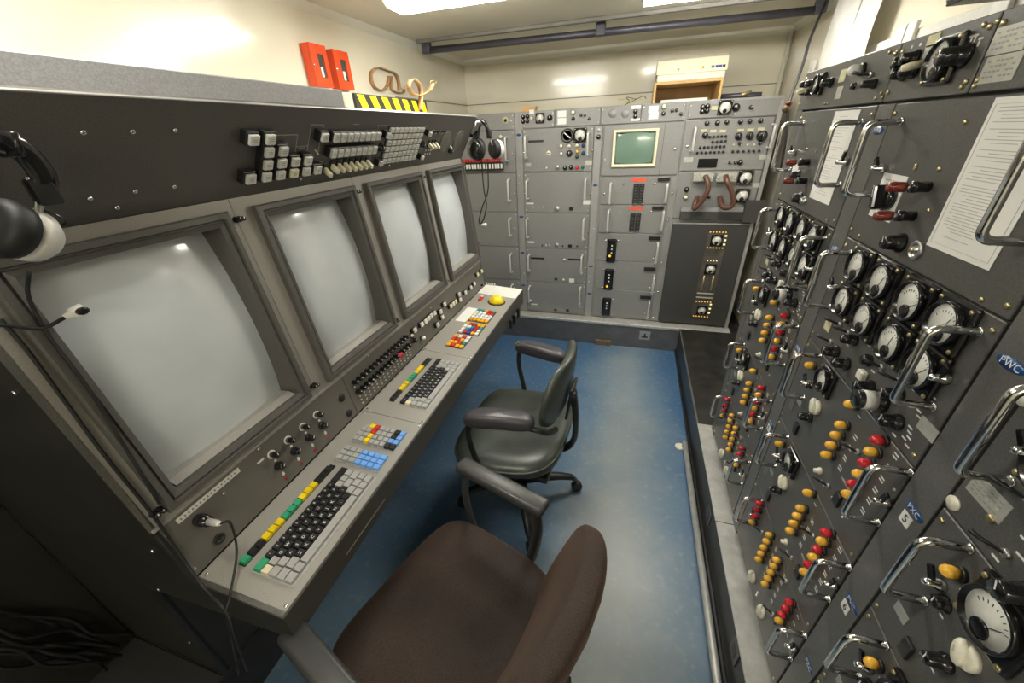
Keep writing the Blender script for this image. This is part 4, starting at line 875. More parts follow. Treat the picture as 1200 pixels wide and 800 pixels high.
put('seam', MB().box(-.001, .001, -.15, .145, 0, .0012, 'rack_body'), o, BK.M(bpx(776, 175)[0], -.138)); put('seam', MB().box(-.001, .001, -.15, .145, 0, .0012, 'rack_body'), o, BK.M(bpx(707, 175)[0], -.138))
bk_dot(o, 791, 174.8, 'chrome', .010); bk_dot(o, 805.5, 171.5, 'chrome', .009); bk_dot(o, 709, 187, 'alu', .006)
def strips(o, x0, x1, yc, h_):
    for x in (x0, x1):
        u, v = bpx(x, yc); b = MB(); b.bbox(-.016, .016, -h_ / 2, h_ / 2, 0, .012, 'black_plastic', .001)
        n = 7
        for k in range(n): b.box(-.008, .008, -h_ / 2 + h_ * (k + .3) / n, -h_ / 2 + h_ * (k + .6) / n, .012, .0128, 'rack_gray')
        put('connector_strip', b, o, BK.M(u, v))
for v0, v1, lab_y, sy, hy, hx, dark, lb in ((-.476, -.298, 210.5, 226.5, (215, 238), (716, 782), (778, 210), 'grey module with twin black connector strips and a red label, upper of two'), (-.674, -.478, 244, 260, (247, 270), (713.5, 777.5), (771, 243.5), 'grey module with twin black connector strips and a red label, lower of two')):
    o = bunit(-.232, .222, v0, v1, lb, screws=None); bk_rect(o, 749 if lab_y < 220 else 745.5, lab_y, .095, .024, 'red_label'); h_ = .125 if lab_y < 220 else .12
    strips(o, 744.8 if lab_y < 220 else 741, 751.3 if lab_y < 220 else 747.5, sy, h_)
    for x in hx: bk_handle(o, x, *hy)
    bk_rect(o, *dark, .075, .02, 'black_plastic', .012, 'dark_block')
    for x, y in (((730.5, 216), (767, 215.5), (708, 227), (788, 226)) if lab_y < 220 else ((727, 248), (763, 248), (706, 258), (783, 257))): bk_dot(o, x, y, 'chrome', .008)
    bk_dot(o, 744 if lab_y < 220 else 740, 239 if lab_y < 220 else 270, 'chrome', .010); bk_dot(o, 752.5 if lab_y < 220 else 748.5, 239 if lab_y < 220 else 270, 'chrome', .010)
for v0, v1, mx, my, mh, amb, dk, hx, hy, lb in ((-.880, -.676, 716.5, 293.5, .175, (714.7, 299), (767, 279), 771, (285, 308), 'grey drawer with a black rounded switch block and amber lamp, upper'), (-1.107, -.882, 713.3, 327, .17, (711.5, 334.5), (761.5, 315), 766.3, (323, 342), 'grey drawer with a black rounded switch block and amber lamp, middle'), (-1.338, -1.109, 710.5, 359, .155, None, (756.5, 348), 761, (352, 372), 'grey drawer with a black rounded switch block and no lamp, lowest')):
    o = bunit(-.232, .222, v0, v1, lb, screws=None); u, v = bpx(mx, my)
    sb = put('switch_block', MB().bbox(-.033, .033, -mh / 2, mh / 2, 0, .012, 'black_gloss', .010, seg=2), o, BK.M(u, v))
    if amb: put('amber_lamp', lamp_mesh('lamp_amber_lit', .009, .012), sb, BK.M(*bpx(*amb), .012))
    for k in range(3): put('lamp_dot', screw_mesh('white_plastic', .006), sb, BK.M(u + .002, v + mh * (.22 - .15 * k), .012))
    for sx, sy in ((-1, 1), (1, 1), (1, -1), (-1, -1)): put('screw', screw_mesh('chrome', .008), o, BK.M(u + sx * .045, v + sy * mh * .42))
    bk_rect(o, *dk, .080, .024, 'black_plastic', .010, 'dark_block'); bk_handle(o, hx, *hy)
    for q in ((-45, 4), (6, 3), (-68 + 14, -2)): bk_dot(o, hx + q[0] * .1 + (4 if q[0] > 0 else 0), hy[1] - 3 + q[1], 'chrome', .008)
# bay 3
o = bunit(.262, .510, .026, .113, 'grey top panel with four knobs and a square meter, back row right', name='top_panel', cat='panel')
for x, y in ((823.7, 125.5), (829.5, 124.7), (823, 130.7), (828.7, 130)): bk_knob(o, x, y, .012, .014)
bk_rect(o, 838.5, 119, .045, .026, 'riser_gray'); bk_rect(o, 837.3, 126.5, .034, .020, 'label_yellow', .006); meter(o, BK, *bpx(849.5, 126), s=.076, needle=-.6); bk_knob(o, 863, 125.8, .017, .022)
o = bunit(.512, .762, .020, .108, 'grey top panel with one central knob at the right end of the back row', name='top_panel', cat='panel'); bk_knob(o, 880.5, 125.7, .010, .022)
o = bunit(.258, .740, -.268, .018, 'grey unit with a field of small black buttons and a dark display, back row right', screws=None)
for x, y0, y1 in ((814.5, 149.5, 177), (906, 146, 173)): bk_handle(o, x, y0, y1)
for x, y in ((828.6, 144.5), (840.8, 144), (852, 143), (868, 142.5), (879, 142), (891.8, 141.5)): bk_knob(o, x, y, .011, .016)
for x, y in ((825, 153), (836, 153.5), (847, 153.5), (868, 152.5), (879.5, 152), (892, 151)): put('legend_plate', rect_mesh(.035, .014, .001, 'label_yellow'), o, BK.M(*bpx(x, y)))
bk_knob(o, 826.5, 158.5, .014, .018); bk_knob(o, 866, 159.7, .017, .02); bk_knob(o, 879, 159.2, .017, .02); bk_knob(o, 893.3, 159.3, .024, .03); bk_knob(o, 867, 168.3, .008, .014); bk_knob(o, 890.8, 168, .008, .014)
for n, (xa, ya, xb, yb) in ((5, (831.5, 160.5, 850.3, 159.5)), (4, (835, 166, 850, 165.3)), (7, (820.5, 172.8, 848.3, 171.5)), (7, (817, 179, 847.3, 177.8)), (6, (858.5, 177.5, 889.3, 176.7))):
    for k in range(n): put('small_button', cached('sbt', lambda: MB().lathe([(.008, 0), (.0075, .010), (0, .011)], 'black_plastic', 8)), o, BK.M(*bpx(xa + (xb - xa) * k / (n - 1), ya + (yb - ya) * k / (n - 1))))
for k in range(4): bk_dot(o, 860 + k * 8, 169.3, 'cream_plastic', .005)
bk_rect(o, 829, 191, .110, .052, 'black_gloss', .006, 'display')
for x, y, r in ((855.7, 190.7, .008), (861.8, 190.5, .008), (867.6, 190.3, .013)): bk_knob(o, x, y, r, .014)
bk_rect(o, 806.7, 187, .055, .030, 'label_metal'); bk_rect(o, 895.5, 184, .055, .026, 'label_metal')
o = bunit(.264, .740, -.565, -.270, 'grey unit with two curved brown hoses, back row right', screws=None)
for x in (823.5, 850.5):
    u, v = bpx(x, 207.3); cb = put('hose_connector', MB().bbox(-.058, .058, -.026, .026, 0, .035, 'label_metal', .004).bbox(-.022, .022, -.022, .018, .035, .055, 'label_metal', .003), o, BK.M(u, v))
    for sx in (-1, 1): put('screw', screw_mesh('chrome', .006), cb, BK.M(u + sx * .048, v, .035))
for pts in (((826.5, 206, .06), (829.5, 214, .085), (829, 224, .095), (823, 235, .085), (815.5, 243, .075), (813.5, 243.5, .07), (815, 237, .055), (817.5, 231, .0)), ((850.5, 206, .06), (852.5, 213, .09), (857, 223, .10), (859.5, 234, .10), (857, 241.5, .095), (850, 243.5, .085), (845.5, 240, .06), (843.5, 231, .0))):
    pp = [BK.M(*BK.px(x, y, n), n).translation for x, y, n in pts]; put('hose', MB().tube(smooth_path(pp, 5), .0155, 'hose_brown', 12), o)
meter(o, BK, *bpx(873.5, 208), s=.086, needle=.5); meter(o, BK, *bpx(869.3, 229), s=.086, needle=.6)
bk_knob(o, 804.7, 222.3, .014, .018); bk_lamp(o, 803.3, 231.3, 'cream_plastic', .012); bk_knob(o, 830.8, 231, .009, .014); bk_rect(o, 888, 217, .055, .026, 'label_metal')
u0, v1 = bpx(798, 242); u1, v0 = bpx(868, 257)
put('hinged_flap', MB().bbox(u0, u1, v0, v1, 0, .030, 'back_door', .003), o, BK.M(0, 0)); put('flap_edge', MB().bbox(u0, u1 - .004, v1 - .026, v1 + .002, .0302, .0325, 'riser_gray', .001), o, BK.M(0, 0))
u0, v1 = bpx(873, 234); u1, v0 = bpx(890, 260); put('junction_box', MB().bbox(u0, u1, v0, v1, 0, .04, 'back_door', .003), o, BK.M(0, 0))
door = put('rack_door', MB().bbox(-.235, .235, -.372, .372, 0, .030, 'back_door', .004), None, BK.M(.507, -.964, -.010), 'tall dark grey rack door with a narrow window of dials', 'door', None)
put('top_lip', MB().bbox(-.235, .235, .366, .374, .028, .033, 'riser_gray', .001), door, WM[door])
DN = .0205
u0 = bpx(822, 300, DN)[0]; v1 = bpx(832, 270, DN)[1]; v0 = bpx(814, 372, DN)[1]
uL, _ = bpx(825, 310, DN); uR, _ = bpx(842, 310, DN); uc = (uL + uR) / 2
wm_ = put('door_window', MB().bbox(-.062, .062, v0, v1, 0, .003, 'window_tint', .0008), door, BK.M(uc, 0, DN))
for (x, y), s in (((830.5, 281), .074), ((824, 314.5), .074), ((813.5, 362.5), .07)):
    meter(door, BK, uc, bpx(x, y, DN)[1], s, needle=.6, screws=False, depth=.014, n0=DN + .0032)
for y, m, n in ((271.5, 'lamp_amber_lit', 6), (290, 'lamp_amber_lit', 6), (305, 'lamp_cream_lit', 4), (353.5, 'lamp_amber_lit', 6), (371, 'lamp_amber_lit', 6)):
    for k in range(n):
        put('pilot_lamp', cached(('pl', m), lambda: MB().lathe([(.0045, 0), (.004, .003), (0, .004)], m, 8)), door, BK.M(uc + (k - (n - 1) / 2) * .019, bpx(828, y, DN)[1], DN + .003))
for y in (276, 281, 286, 357, 362, 367): put('pilot_lamp', cached(('pl2', 'lamp_cream_lit'), lambda: MB().bbox(-.007, .007, -.006, .006, 0, .003, 'lamp_cream_lit', .001)), door, BK.M(uc + .052, bpx(840, y, DN)[1], DN + .003))
for k in range(3):
    for j in range(2): put('terminal_rod', cached('trod', lambda: MB().tube([(0, -.055, .006), (0, .055, .006)], .005, 'brass', 8)), door, BK.M(uc - .03 + j * .06, bpx(820, 331, DN)[1] - .0, DN + .003 + k * .0001)) if k == 0 else None
for y in (343, 348): put('bus_bar', cached('bbar', lambda: MB().bbox(-.055, .055, -.004, .004, 0, .006, 'label_metal', .001)), door, BK.M(uc, bpx(818, y, DN)[1], DN + .003))
for p in ((793, 270), (871, 274), (844, 374)): pass
# ================================================================ loose things
# headphones
def ear_cup(par, Mx, shell='silver_shell', s=1.):
    cu = put('ear_cushion', MB().lathe([(.012 * s, .000), (.030 * s, -.004), (.043 * s, .002), (.047 * s, .014), (.045 * s, .024), (.036 * s, .028)], 'black_rubber', 22), par, Mx)
    put('cup_shell', MB().lathe([(.040 * s, .026), (.044 * s, .034), (.042 * s, .048), (.030 * s, .060), (.012 * s, .064), (0, .065)], shell, 22), par, Mx)
    return cu
def orient(p, n, up=(0, 0, 1)):
    n = Vector(n).normalized(); u = Vector(up).cross(n).normalized(); v = n.cross(u); return Matrix.Translation(p) @ Matrix((u, v, n)).transposed().to_4x4()
hp = thing('headphones', 'black and cream headphones hanging on the near end of the console top', 'headphones', tuple(W(10, 250, 0, -.73)))
c = W(14, 270, 0, -.75); dirn = Vector((-.30, .80, -.52))
ear_cup(hp, orient(c - dirn.normalized() * .022, dirn), s=.80)
ear_cup(hp, orient(c - dirn.normalized() * .09 + Vector((0, -.03, 0)), -dirn), s=.8)
band = [W(x, y, 0, xx) for x, y, xx in ((52, 222, -.735), (50, 205, -.73), (30, 180, -.725), (6, 167, -.72), (-30, 165, -.72), (-60, 190, -.73), (-75, 230, -.74))]
put('headband', MB().tube(smooth_path(band, 6), .011, 'black_gloss', 10, flat=(.55, 1.25)), hp)
q = band[3]; put('hanger_hook', MB().tube([Vector((-.82, q.y, q.z + .0)), Vector((q.x - .02, q.y, q.z - .012)), Vector((q.x + .02, q.y, q.z - .012)), Vector((q.x + .026, q.y, q.z + .01))], .004, 'black_gloss', 8), hp)
put('slider_block', MB().bbox(-.013, .013, -.017, .017, -.008, .008, 'black_gloss', .003), hp, orient(W(51, 224, 0, -.735), (1, -.2, .1)))
for q in (0, 6): put('slider_rod', MB().tube([W(44 + q, 235, 0, -.735), W(40 + q, 262, 0, -.742)], .0022, 'alu', 6), hp)
put('wire_loop', MB().tube(smooth_path([W(x, y, 0, -.745) for x, y in ((50, 246), (66, 252), (76, 259), (74, 264), (62, 265), (47, 266))], 5), .0016, 'black_gloss', 6), hp)
def off(F, x, y, n): u, v = F.px(x, y, n); return F.M(u, v, n).translation
lead = [off(SP, x, y, n) for x, y, n in ((34, 318, .05), (33, 345, .03), (45, 372, .022), (62, 400, .022), (104, 455, .022), (150, 530, .02), (187, 590, .02))]
put('lead', MB().tube(smooth_path(lead, 5), .0028, 'black_rubber', 6), hp)
mic = thing('plug_lead', 'black lead with a white plastic plug hanging across the nearest screen', 'cable', tuple(off(SP, 40, 385, .03)))
put('lead', MB().tube(smooth_path([off(SP, x, y, n) for x, y, n in ((-40, 384, .05), (0, 381, .04), (30, 384, .032), (52, 384, .03), (76, 372, .03))], 5), .0028, 'black_rubber', 6), mic)
a, b_ = off(SP, 75, 372, .03), off(SP, 97, 362, .03)
put('plug', MB().tube([a, a.lerp(b_, .4), a.lerp(b_, .45), b_], [.004, .006, .009, .010], 'white_plastic', 10), mic)
put('plug_socket', MB().lathe([(.006, 0), (.006, .004), (.003, .0045)], 'black_gloss', 10, T=Matrix.Diagonal((1.4, 1, 1, 1))), mic, orient(b_ * .75 + a * .25 + SP.n * .009, SP.n))
lc2 = thing('headset_cable', 'long black cable running down the near edge of the console to the desk', 'cable', tuple(off(SP, 60, 450, .004)))
p2 = [off(SP, 0, 374, .006), off(SP, 30, 408, .006), off(SP, 60, 448, .006), off(SP, 120, 530, .006), off(SP, 178, 602, .006)] + [off(KP, 215, 655, .008)] + [off(DK, 240, 690, .010), off(DK, 266, 718, .006)] + [Vector(W(275, 745, 1, .20)), Vector(W(290, 785, 1, .19))]
put('lead', MB().tube(smooth_path(p2, 5), .003, 'black_rubber', 6), lc2)
jp = thing('jack_plug', 'black jack plug with grey sleeve pushed into the knob panel', 'plug', tuple(KP.M(.304, .099).translation))
T0 = KP.M(.304, .099)
put('plug_body', MB().lathe([(.013, 0), (.013, .014), (.011, .016), (.011, .030)], 'black_gloss', 14), jp, T0)
put('plug_sleeve', MB().lathe([(.007, .030), (.006, .058), (.004, .066)], 'cap_gray', 12), jp, T0)
q0 = T0 @ Vector((0, 0, .064)); cab = [q0, T0 @ Vector((.010, -.006, .075)), off(KP, 276, 632, .03), off(DK, 277, 655, .02), off(DK, 270, 695, .012), off(DK, 266, 716, .008), Vector(W(270, 740, 1, .21)), Vector(W(280, 790, 1, .20))]
put('plug_cable', MB().tube(smooth_path(cab, 6), .0025, 'black_rubber', 6), jp)
h2 = thing('headphones', 'black headphones with silver bands hanging beside the far end of the console top', 'headphones', tuple(W(566, 165, 1, 2.06)))
P_ = lambda x, y, d=2.06: W(x, y, 1, d)
put('headband', MB().tube(smooth_path([P_(556, 160, 2.08), P_(558, 147, 2.06), P_(564, 142, 2.04), P_(570, 147, 2.04), P_(573, 160, 2.05)], 6), .022, 'black_gloss', 10, flat=(.5, 1.3)), h2)
put('headband_pad', MB().tube(smooth_path([P_(555, 156, 2.05), P_(558, 146, 2.03), P_(564, 142.5, 2.02)], 6), .015, 'silver_shell', 10, flat=(.5, 1.3)), h2)
put('slider_block', MB().bbox(-.013, .013, -.02, .02, -.008, .008, 'black_gloss', .003), h2, orient(P_(557, 158, 2.05), (.2, -1, 0))); put('slider_block', MB().bbox(-.013, .013, -.02, .02, -.008, .008, 'black_gloss', .003), h2, orient(P_(573, 157, 2.05), (.2, -1, 0)))
ear_cup(h2, orient(P_(563, 175, 2.07), (-.55, -.8, .1)), 'black_gloss', 1.15); ear_cup(h2, orient(P_(577, 175, 2.12), (.55, .8, .0)), 'silver_shell', 1.0)
for q in ((558, 162, 561, 170), (574, 162, 577, 170)): put('slider_rod', MB().tube([P_(q[0], q[1]), P_(q[2], q[3])], .003, 'alu', 6), h2)
for pts in (((564, 186), (565, 200), (567, 222), (570, 240), (567, 256), (563, 263), (566, 266)), ((571, 186), (572, 205), (571.5, 225), (565, 243), (561.5, 258), (563, 264))): put('lead', MB().tube(smooth_path([P_(x, y, 2.06 + .01 * (k % 2)) for k, (x, y) in enumerate(pts)], 5), .0032, 'black_rubber', 6), h2)
put('white_plug', MB().tube([P_(564, 264), P_(570, 263)], [.008, .010], 'white_plastic', 10), h2)
put('hanger_hook', MB().tube([Vector((-.775, 1.986, H + .03)), P_(557, 144, 2.0), P_(561, 146, 2.03)], .004, 'alu', 8), h2)
# red boxes on the wall
for x0, y0, x1, y1, lb in ((355, 49, 391, 103, 'red framed key box with a glass front on the left wall, nearer of two'), (383, 57, 415.5, 106, 'red framed key box with a glass front on the left wall, nearer the hazard board')):
    a, b_ = W(x0 + 6, y0 + 2, 0, XL + .045), W(x1, y1 - 2, 0, XL + .045); ya_, yb_ = a.y, b_.y; za, zb = W(x1, y1, 0, XL + .045).z, W(x0 + 6, y0, 0, XL + .045).z
    o = thing('key_box', lb, 'box', (XL, (ya_ + yb_) / 2, za), 0, 'red boxes on the left wall'); ht = zb - za; wd = yb_ - ya_
    put('case', MB().bbox(XL + .001, XL + .040, ya_, yb_, za, zb, 'red_paint', .002), o)
    bm_ = MB()
    for c0, c1_, d0, d1 in ((0, .38, 0, 1), (.76, 1, 0, 1), (.38, .76, 0, .22), (.38, .76, .78, 1)): bm_.bbox(XL + .040, XL + .046, ya_ + wd * c0, ya_ + wd * c1_, za + ht * d0, za + ht * d1, 'red_paint', .0006)
    put('door', bm_, o); put('glass_pane', MB().box(XL + .040, XL + .0415, ya_ + wd * .37, ya_ + wd * .77, za + ht * .2, za + ht * .8, 'window_tint'), o)
    put('key_tag', MB().bbox(XL + .0415, XL + .043, ya_ + wd * .46, ya_ + wd * .60, za + ht * .24, za + ht * .48, 'print_white', .0005), o)
    put('lock', MB().lathe([(.006, 0), (.005, .004)], 'chrome', 8, T=Matrix.Translation((XL + .046, ya_ + wd * .06, za + ht * .5)) @ Matrix.Rotation(math.pi / 2, 4, 'Y')), o)
# hazard board
X_ = -1.02
pts = [W(x, y, 0, X_) for x, y in ((415, 109), (500, 122))]
y0, y1 = pts[0].y, pts[1].y; hb = thing('hazard_board', 'yellow and black striped hazard board standing on the console top', 'sign', (X_, (y0 + y1) / 2, H + .074))
z0, z1 = H + .0745, pts[0].z + .001
put('board', MB().bbox(X_ - .012, X_, y0, y1, z0, z1, 'hazard_black', .001), hb)
n = 7; sw = (y1 - y0) / n; sb = MB()
for k in range(n):
    a = y0 + .012 + k * sw; b_ = a + sw * .52; s_ = sw * .42
    zb_, zt_ = z0 + .012, z1 - .004
    sb._add([(X_, a + s_, zb_), (X_, min(b_ + s_, y1), zb_), (X_, b_, zt_), (X_, a, zt_), (X_ + .0008, a + s_, zb_), (X_ + .0008, min(b_ + s_, y1), zb_), (X_ + .0008, b_, zt_), (X_ + .0008, a, zt_)], [(4, 5, 6, 7), (0, 1, 5, 4), (2, 3, 7, 6), (0, 4, 7, 3), (1, 2, 6, 5)], 'hazard_yellow')
put('yellow_stripes', sb, hb)
cbx = thing('cream_block', 'small cream block between the grey riser and the hazard board', 'block', (-1.0, 1.2, H + .074))
a, b_ = W(402, 108, 0, -.98), W(414, 124, 0, -.98); put('block', MB().bbox(-1.06, -.98, max(a.y, 1.045), b_.y, H + .0745, a.z, 'cream_plastic', .003), cbx)
# leather straps
def strap(pts, X0, lb, w_=.022, o=None):
    o = o or thing('leather_strap', lb, 'strap', tuple(W(*pts[0], 0, X0)), 0, 'leather straps on the console top')
    path = smooth_path([W(x, y, 0, X0) for x, y in pts], 6); v, f = [], []
    for i, p in enumerate(path):
        t = (path[min(i + 1, len(path) - 1)] - path[max(i - 1, 0)]).normalized(); nn = Vector((1, 0, 0)).cross(t) * .002
        for s_ in (-1, 1):
            for e in (-1, 1): v.append(p + Vector((s_ * w_ / 2, 0, 0)) + nn * e)
    for i in range(len(path) - 1):
        k = i * 4
        for a, b_ in ((0, 1), (1, 3), (3, 2), (2, 0)): f.append((k + a, k + b_, k + 4 + b_, k + 4 + a))
    f += [(0, 2, 3, 1), tuple(len(v) - 4 + q for q in (0, 1, 3, 2))]
    put('band', MB()._add(v, f, 'leather_tan', True), o)
    b_ = path[-1]; put('buckle', MB().tube([b_ + Vector((-.016, 0, 0)), b_ + Vector((-.016, .014, .012)), b_ + Vector((.016, .014, .012)), b_ + Vector((.016, 0, 0))], .002, 'brass', 6), o); return o
c2 = lambda l: [(340 + x * .15, 40 + y * .15) for x, y in l]
st1 = strap(c2([(770, 330), (760, 400), (715, 440), (660, 415), (632, 350), (640, 290), (690, 262), (760, 285), (820, 310), (848, 380), (850, 440)]), XL + .0125, 'tan leather strap in a big loop on the left wall behind the hazard board')
put('nail', MB().tube([W(449, 81, 0, XL + .0005), W(449, 81, 0, XL + .04)], .003, 'alu', 8), st1)
strap(c2([(790, 330), (790, 410), (800, 440), (850, 460), (885, 455), (890, 430)]), XL + .0115, None, .020, st1)
strap(c2([(1018, 590), (1020, 520), (1022, 450), (1000, 385), (960, 352), (932, 375), (928, 420), (950, 460), (990, 478), (1040, 468), (1095, 430), (1115, 385)]), -1.0, 'tan leather strap coiled and hanging over the hazard board end', .022)
# device on wooden stand over the back racks
st = thing('wooden_stand', 'open wooden stand on top of the back racks, under the cream printer', 'stand', (.24, 3.05, H + .12))
xa, xb, za, zb, ya_, yb_ = .048, .432, H + .1205, H + .228, YB + .03, YB + .36
for x0, x1, z0, z1, nm in ((xa, xa + .014, za, zb - .014, 'side_board'), (xb - .014, xb, za, zb - .014, 'side_board'), (xa, xb, zb - .0138, zb, 'top_board')): put(nm, MB().bbox(x0, x1, ya_, yb_, z0, z1, 'wood', .001), st)
put('back_board', MB().bbox(xa + .014, xb - .014, yb_ - .012, yb_, za, zb - .014, 'wood', .001), st)
put('papers', MB().bbox(xa + .05, xb - .06, ya_ + .08, yb_ - .03, za, za + .018, 'paper', .002), st)
pr = thing('printer', 'cream desktop machine with small coloured buttons on a wooden stand', 'machine', (.24, 3.05, zb))
put('lower_case', MB().bbox(xa + .012, xb + .002, ya_ + .002, yb_, zb + .0005, zb + .036, 'printer_cream', .004), pr)
put('upper_case', MB().prism([(ya_, zb + .0365), (yb_, zb + .0365), (yb_, zb + .125), (ya_ + .06, zb + .125), (ya_ + .022, zb + .108)], xa + .006, xb + .008, 'printer_cream', axis=0), pr)
fs = Frame((0, ya_, zb + .0365), (1, 0, 0), (0, .022, .0715))
for x, m, w_ in ((.362, 'key_teal', .016), (.384, 'key_navy', .016), (.402, 'key_navy', .016), (.421, 'key_black', .014), (.31, 'key_amber', .010), (.175, 'key_gray', .012)): put('push_button', MB().bbox(-w_ / 2, w_ / 2, -.006, .006, 0, .003, m, .0008), pr, fs.M(x, .022))
put('power_cable', MB().tube(smooth_path([(xb + .012, yb_ - .05, zb + .07), (xb + .035, yb_ - .05, zb + .04), (xb + .032, yb_ - .05, zb - .03), (xb + .012, yb_ - .05, H + .126)], 5), .004, 'black_rubber', 6), pr)
wdg = thing('wooden_wedge', 'small ochre wooden wedge on top of the back racks', 'wedge', (-.7, 3.0, H + .12)); q = bpx(618, 127)
put('wedge', MB().prism([(-.045, 0), (.045, 0), (.05, .028), (-.05, .036)], 0, .06, 'wood', axis=1, T=Matrix.Translation((q[0], YB + .03, H + .1205))), wdg)
rl = thing('tool_roll', 'dark rolled tool lying on top of the rightmost back rack', 'tool', (.58, 3.0, H + .12))
put('roll', MB().tube([(.44, 3.0, H + .135), (.60, 3.0, H + .135), (.66, 3.0, H + .134)], [.014, .014, .012], 'tube_dark', 10), rl); put('tip', MB().tube([(.545, 2.97, H + .136), (.60, 2.985, H + .15)], .008, 'brass', 8), rl)
wr = thing('wire_tangle', 'short tangle of thin wires sticking up from the back rack top', 'wires', (-.13, 3.0, H + .12)); q = bpx(735, 122)
for k in range(4): put('wire', MB().tube(smooth_path([(q[0] - .02, YB + .05, H + .121), (q[0] + .01 * k, YB + .05, H + .14), (q[0] - .06 + .05 * k, YB + .06, H + .155 + .01 * (k % 2)), (q[0] + .02 + .03 * k, YB + .06, H + .15)], 4), .0018, 'black_rubber' if k % 2 else 'brass', 5), wr)
# on and under the right wall
for pts, lb in (([(1003, -6), (1024, -6), (1000, 82), (971, 84)], 'long white paper sheet hanging on the right wall above the rack, left of two'), ([(1026, -6), (1054, -6), (1030, 66), (1000, 82)], 'long white paper sheet hanging on the right wall above the rack, right of two')):
    V_ = [W(x, y, 0, XW - .02) for x, y in pts]; V_ = [v for v in V_]; zlo = H + .10
    y0, y1 = max(v.y for v in V_[2:]), min(v.y for v in V_[2:]) + .012; zt = min(ZC - .04, max(v.z for v in V_))
    def pf(i, j, y0=y0, y1=y1, zt=zt): return (XW - .060 - .012 * math.sin(j * 3.0) - .004 * math.sin(i * 5), y0 + (y1 - y0) * i, zlo + (zt - zlo) * j)
    o = put('paper_sheet', MB().grid(pf, 8, 10, 'paper'), None, None, lb, 'paper', 'white papers on the right wall')
    tb = MB()
    for k in range(9): tb.box(XW - .0235, XW - .023, y0 - .02 - (y0 - y1) * .5, y0 - .02, zlo + .1 + k * .02, zlo + .1015 + k * .02, 'paper_print')
tk = thing('cable_trunking', 'grey plastic cable trunking along the right wall above the racks', 'trunking', (XW, 1.2, H + .2)); q = W(975, 76, 0, XW - .03)
za = W(1120, 28, 0, XW - .03).z
put('channel', MB().bbox(XW - .032, XW - .001, .3, 2.55, za - .026, za + .022, 'cap_gray', .003), tk)
for p in ((948, 82), (1052, 44), (1064, 34), (1166, 13)):
    u = W(*p, 0, XW - .05); put('clip_card', MB().bbox(XW - .045, XW - .0325, u.y - .03, u.y + .03, za - .06, za + .045, 'white_plastic', .002), tk)
bx = thing('hanging_box', 'dark box on the right wall at the top right corner', 'box', tuple(W(1150, 2, 0, XR + .1)))
q = W(1120, 4, 0, XR + .12); q2 = W(1150, 7, 0, XR + .06); put('case', MB().bbox(XR + .10, XW - .0325, q.y - .32, q.y, q.z, q.z + .12, 'black_plastic', .004), bx); put('flange', MB().bbox(XR + .08, XW - .0325, q.y - .28, q.y - .05, q.z - .012, q.z - .0005, 'black_gloss', .002), bx)
ck = thing('hanging_cable', 'black cable drooping from the ceiling rail down behind the right-hand racks', 'cable', (.75, 2.5, H + .3))
put('lead', MB().tube(smooth_path([W(x, y, 1, d) for x, y, d in ((968, 2, 2.66), (963, 14, 2.6), (956, 30, 2.5), (948, 50, 2.42), (942, 72, 2.36), (935, 92, 2.3), (929, 108, 2.26), (924, 126, 2.22), (921, 160, 2.2), (915, 200, 2.2))], 5), .006, 'black_rubber', 8), ck)
rd = thing('red_connector', 'small red and brown connector in the gap behind the right-hand racks', 'connector', tuple(W(922, 125, 1, 2.2)))
put('body', MB().tube([W(924, 123, 1, 2.2), W(920, 129, 1, 2.22)], [.012, .014], 'rust_brown', 10), rd); put('collar', MB().tube([W(925, 119, 1, 2.2), W(924.5, 122, 1, 2.2)], .013, 'red_post', 10), rd)
# low rail on the floor
fr = thing('floor_rail', 'pale metal pipe rail lying along the foot of the right-hand plinth', 'rail', (.392, .7, .03))
put('pipe', MB().tube([(.398, 1.76, .032), (.398, -.4, .032)], .0135, 'ledge_alu', 12), fr)
put('end_flange', MB().lathe([(.026, 0), (.026, .004), (.012, .006)], 'old_cream', 18), fr, Matrix.Translation((.378, 1.752, .0005)))
put('end_post', MB().tube([(.398, 1.752, .001), (.398, 1.752, .032)], .012, 'ledge_alu', 10), fr)
# plate with symbol, floor block, floor box
sp = thing('socket_plate', 'small grey plate with a black symbol on the back plinth', 'plate', (.2, YP, .1)); F0 = Frame((0, YP, H), (1, 0, 0), (0, 0, 1)); u, v = F0.px(755.5, 393)
put('plate', MB().bbox(-.040, .040, -.036, .036, 0, .004, 'riser_gray', .001), sp, F0.M(u, v)); put('symbol', MB().box(-.022, .022, -.018, -.004, .004, .0048, 'print_black').box(-.006, .006, -.004, .020, .004, .0048, 'print_black'), sp, F0.M(u, v))
fb = thing('floor_block', 'small brown wooden block on the blue floor against the back plinth', 'block', (-.15, YP, 0)); q = W(705, 410, 2, .0); put('block', MB().bbox(q.x - .062, q.x + .062, YP - .022, YP - .0005, .0005, .045, 'rust_brown', .003), fb)
# dark cables hanging at lower left
cb = thing('cable_bundle', 'dark bundle of black cables hanging in the shadow at the lower left', 'cables', (-1.36, .1, H - 1.2))
rnd = random.Random(3)
for k in range(11):
    y = W(10, 650, 0, XL + .04).y
    a = Vector((XL + .02, .08 - rnd.random() * .12, H - .75 - rnd.random() * .1)); pts = [a + Vector((0, -.10, .22))]
    for j in range(6): pts.append(a + Vector((rnd.uniform(0, .05), j * .035 + rnd.uniform(-.02, .02), -.10 * j + rnd.uniform(-.03, .03))))
    put('lead', MB().tube(smooth_path(pts, 4), .0045, 'black_rubber', 6), cb)

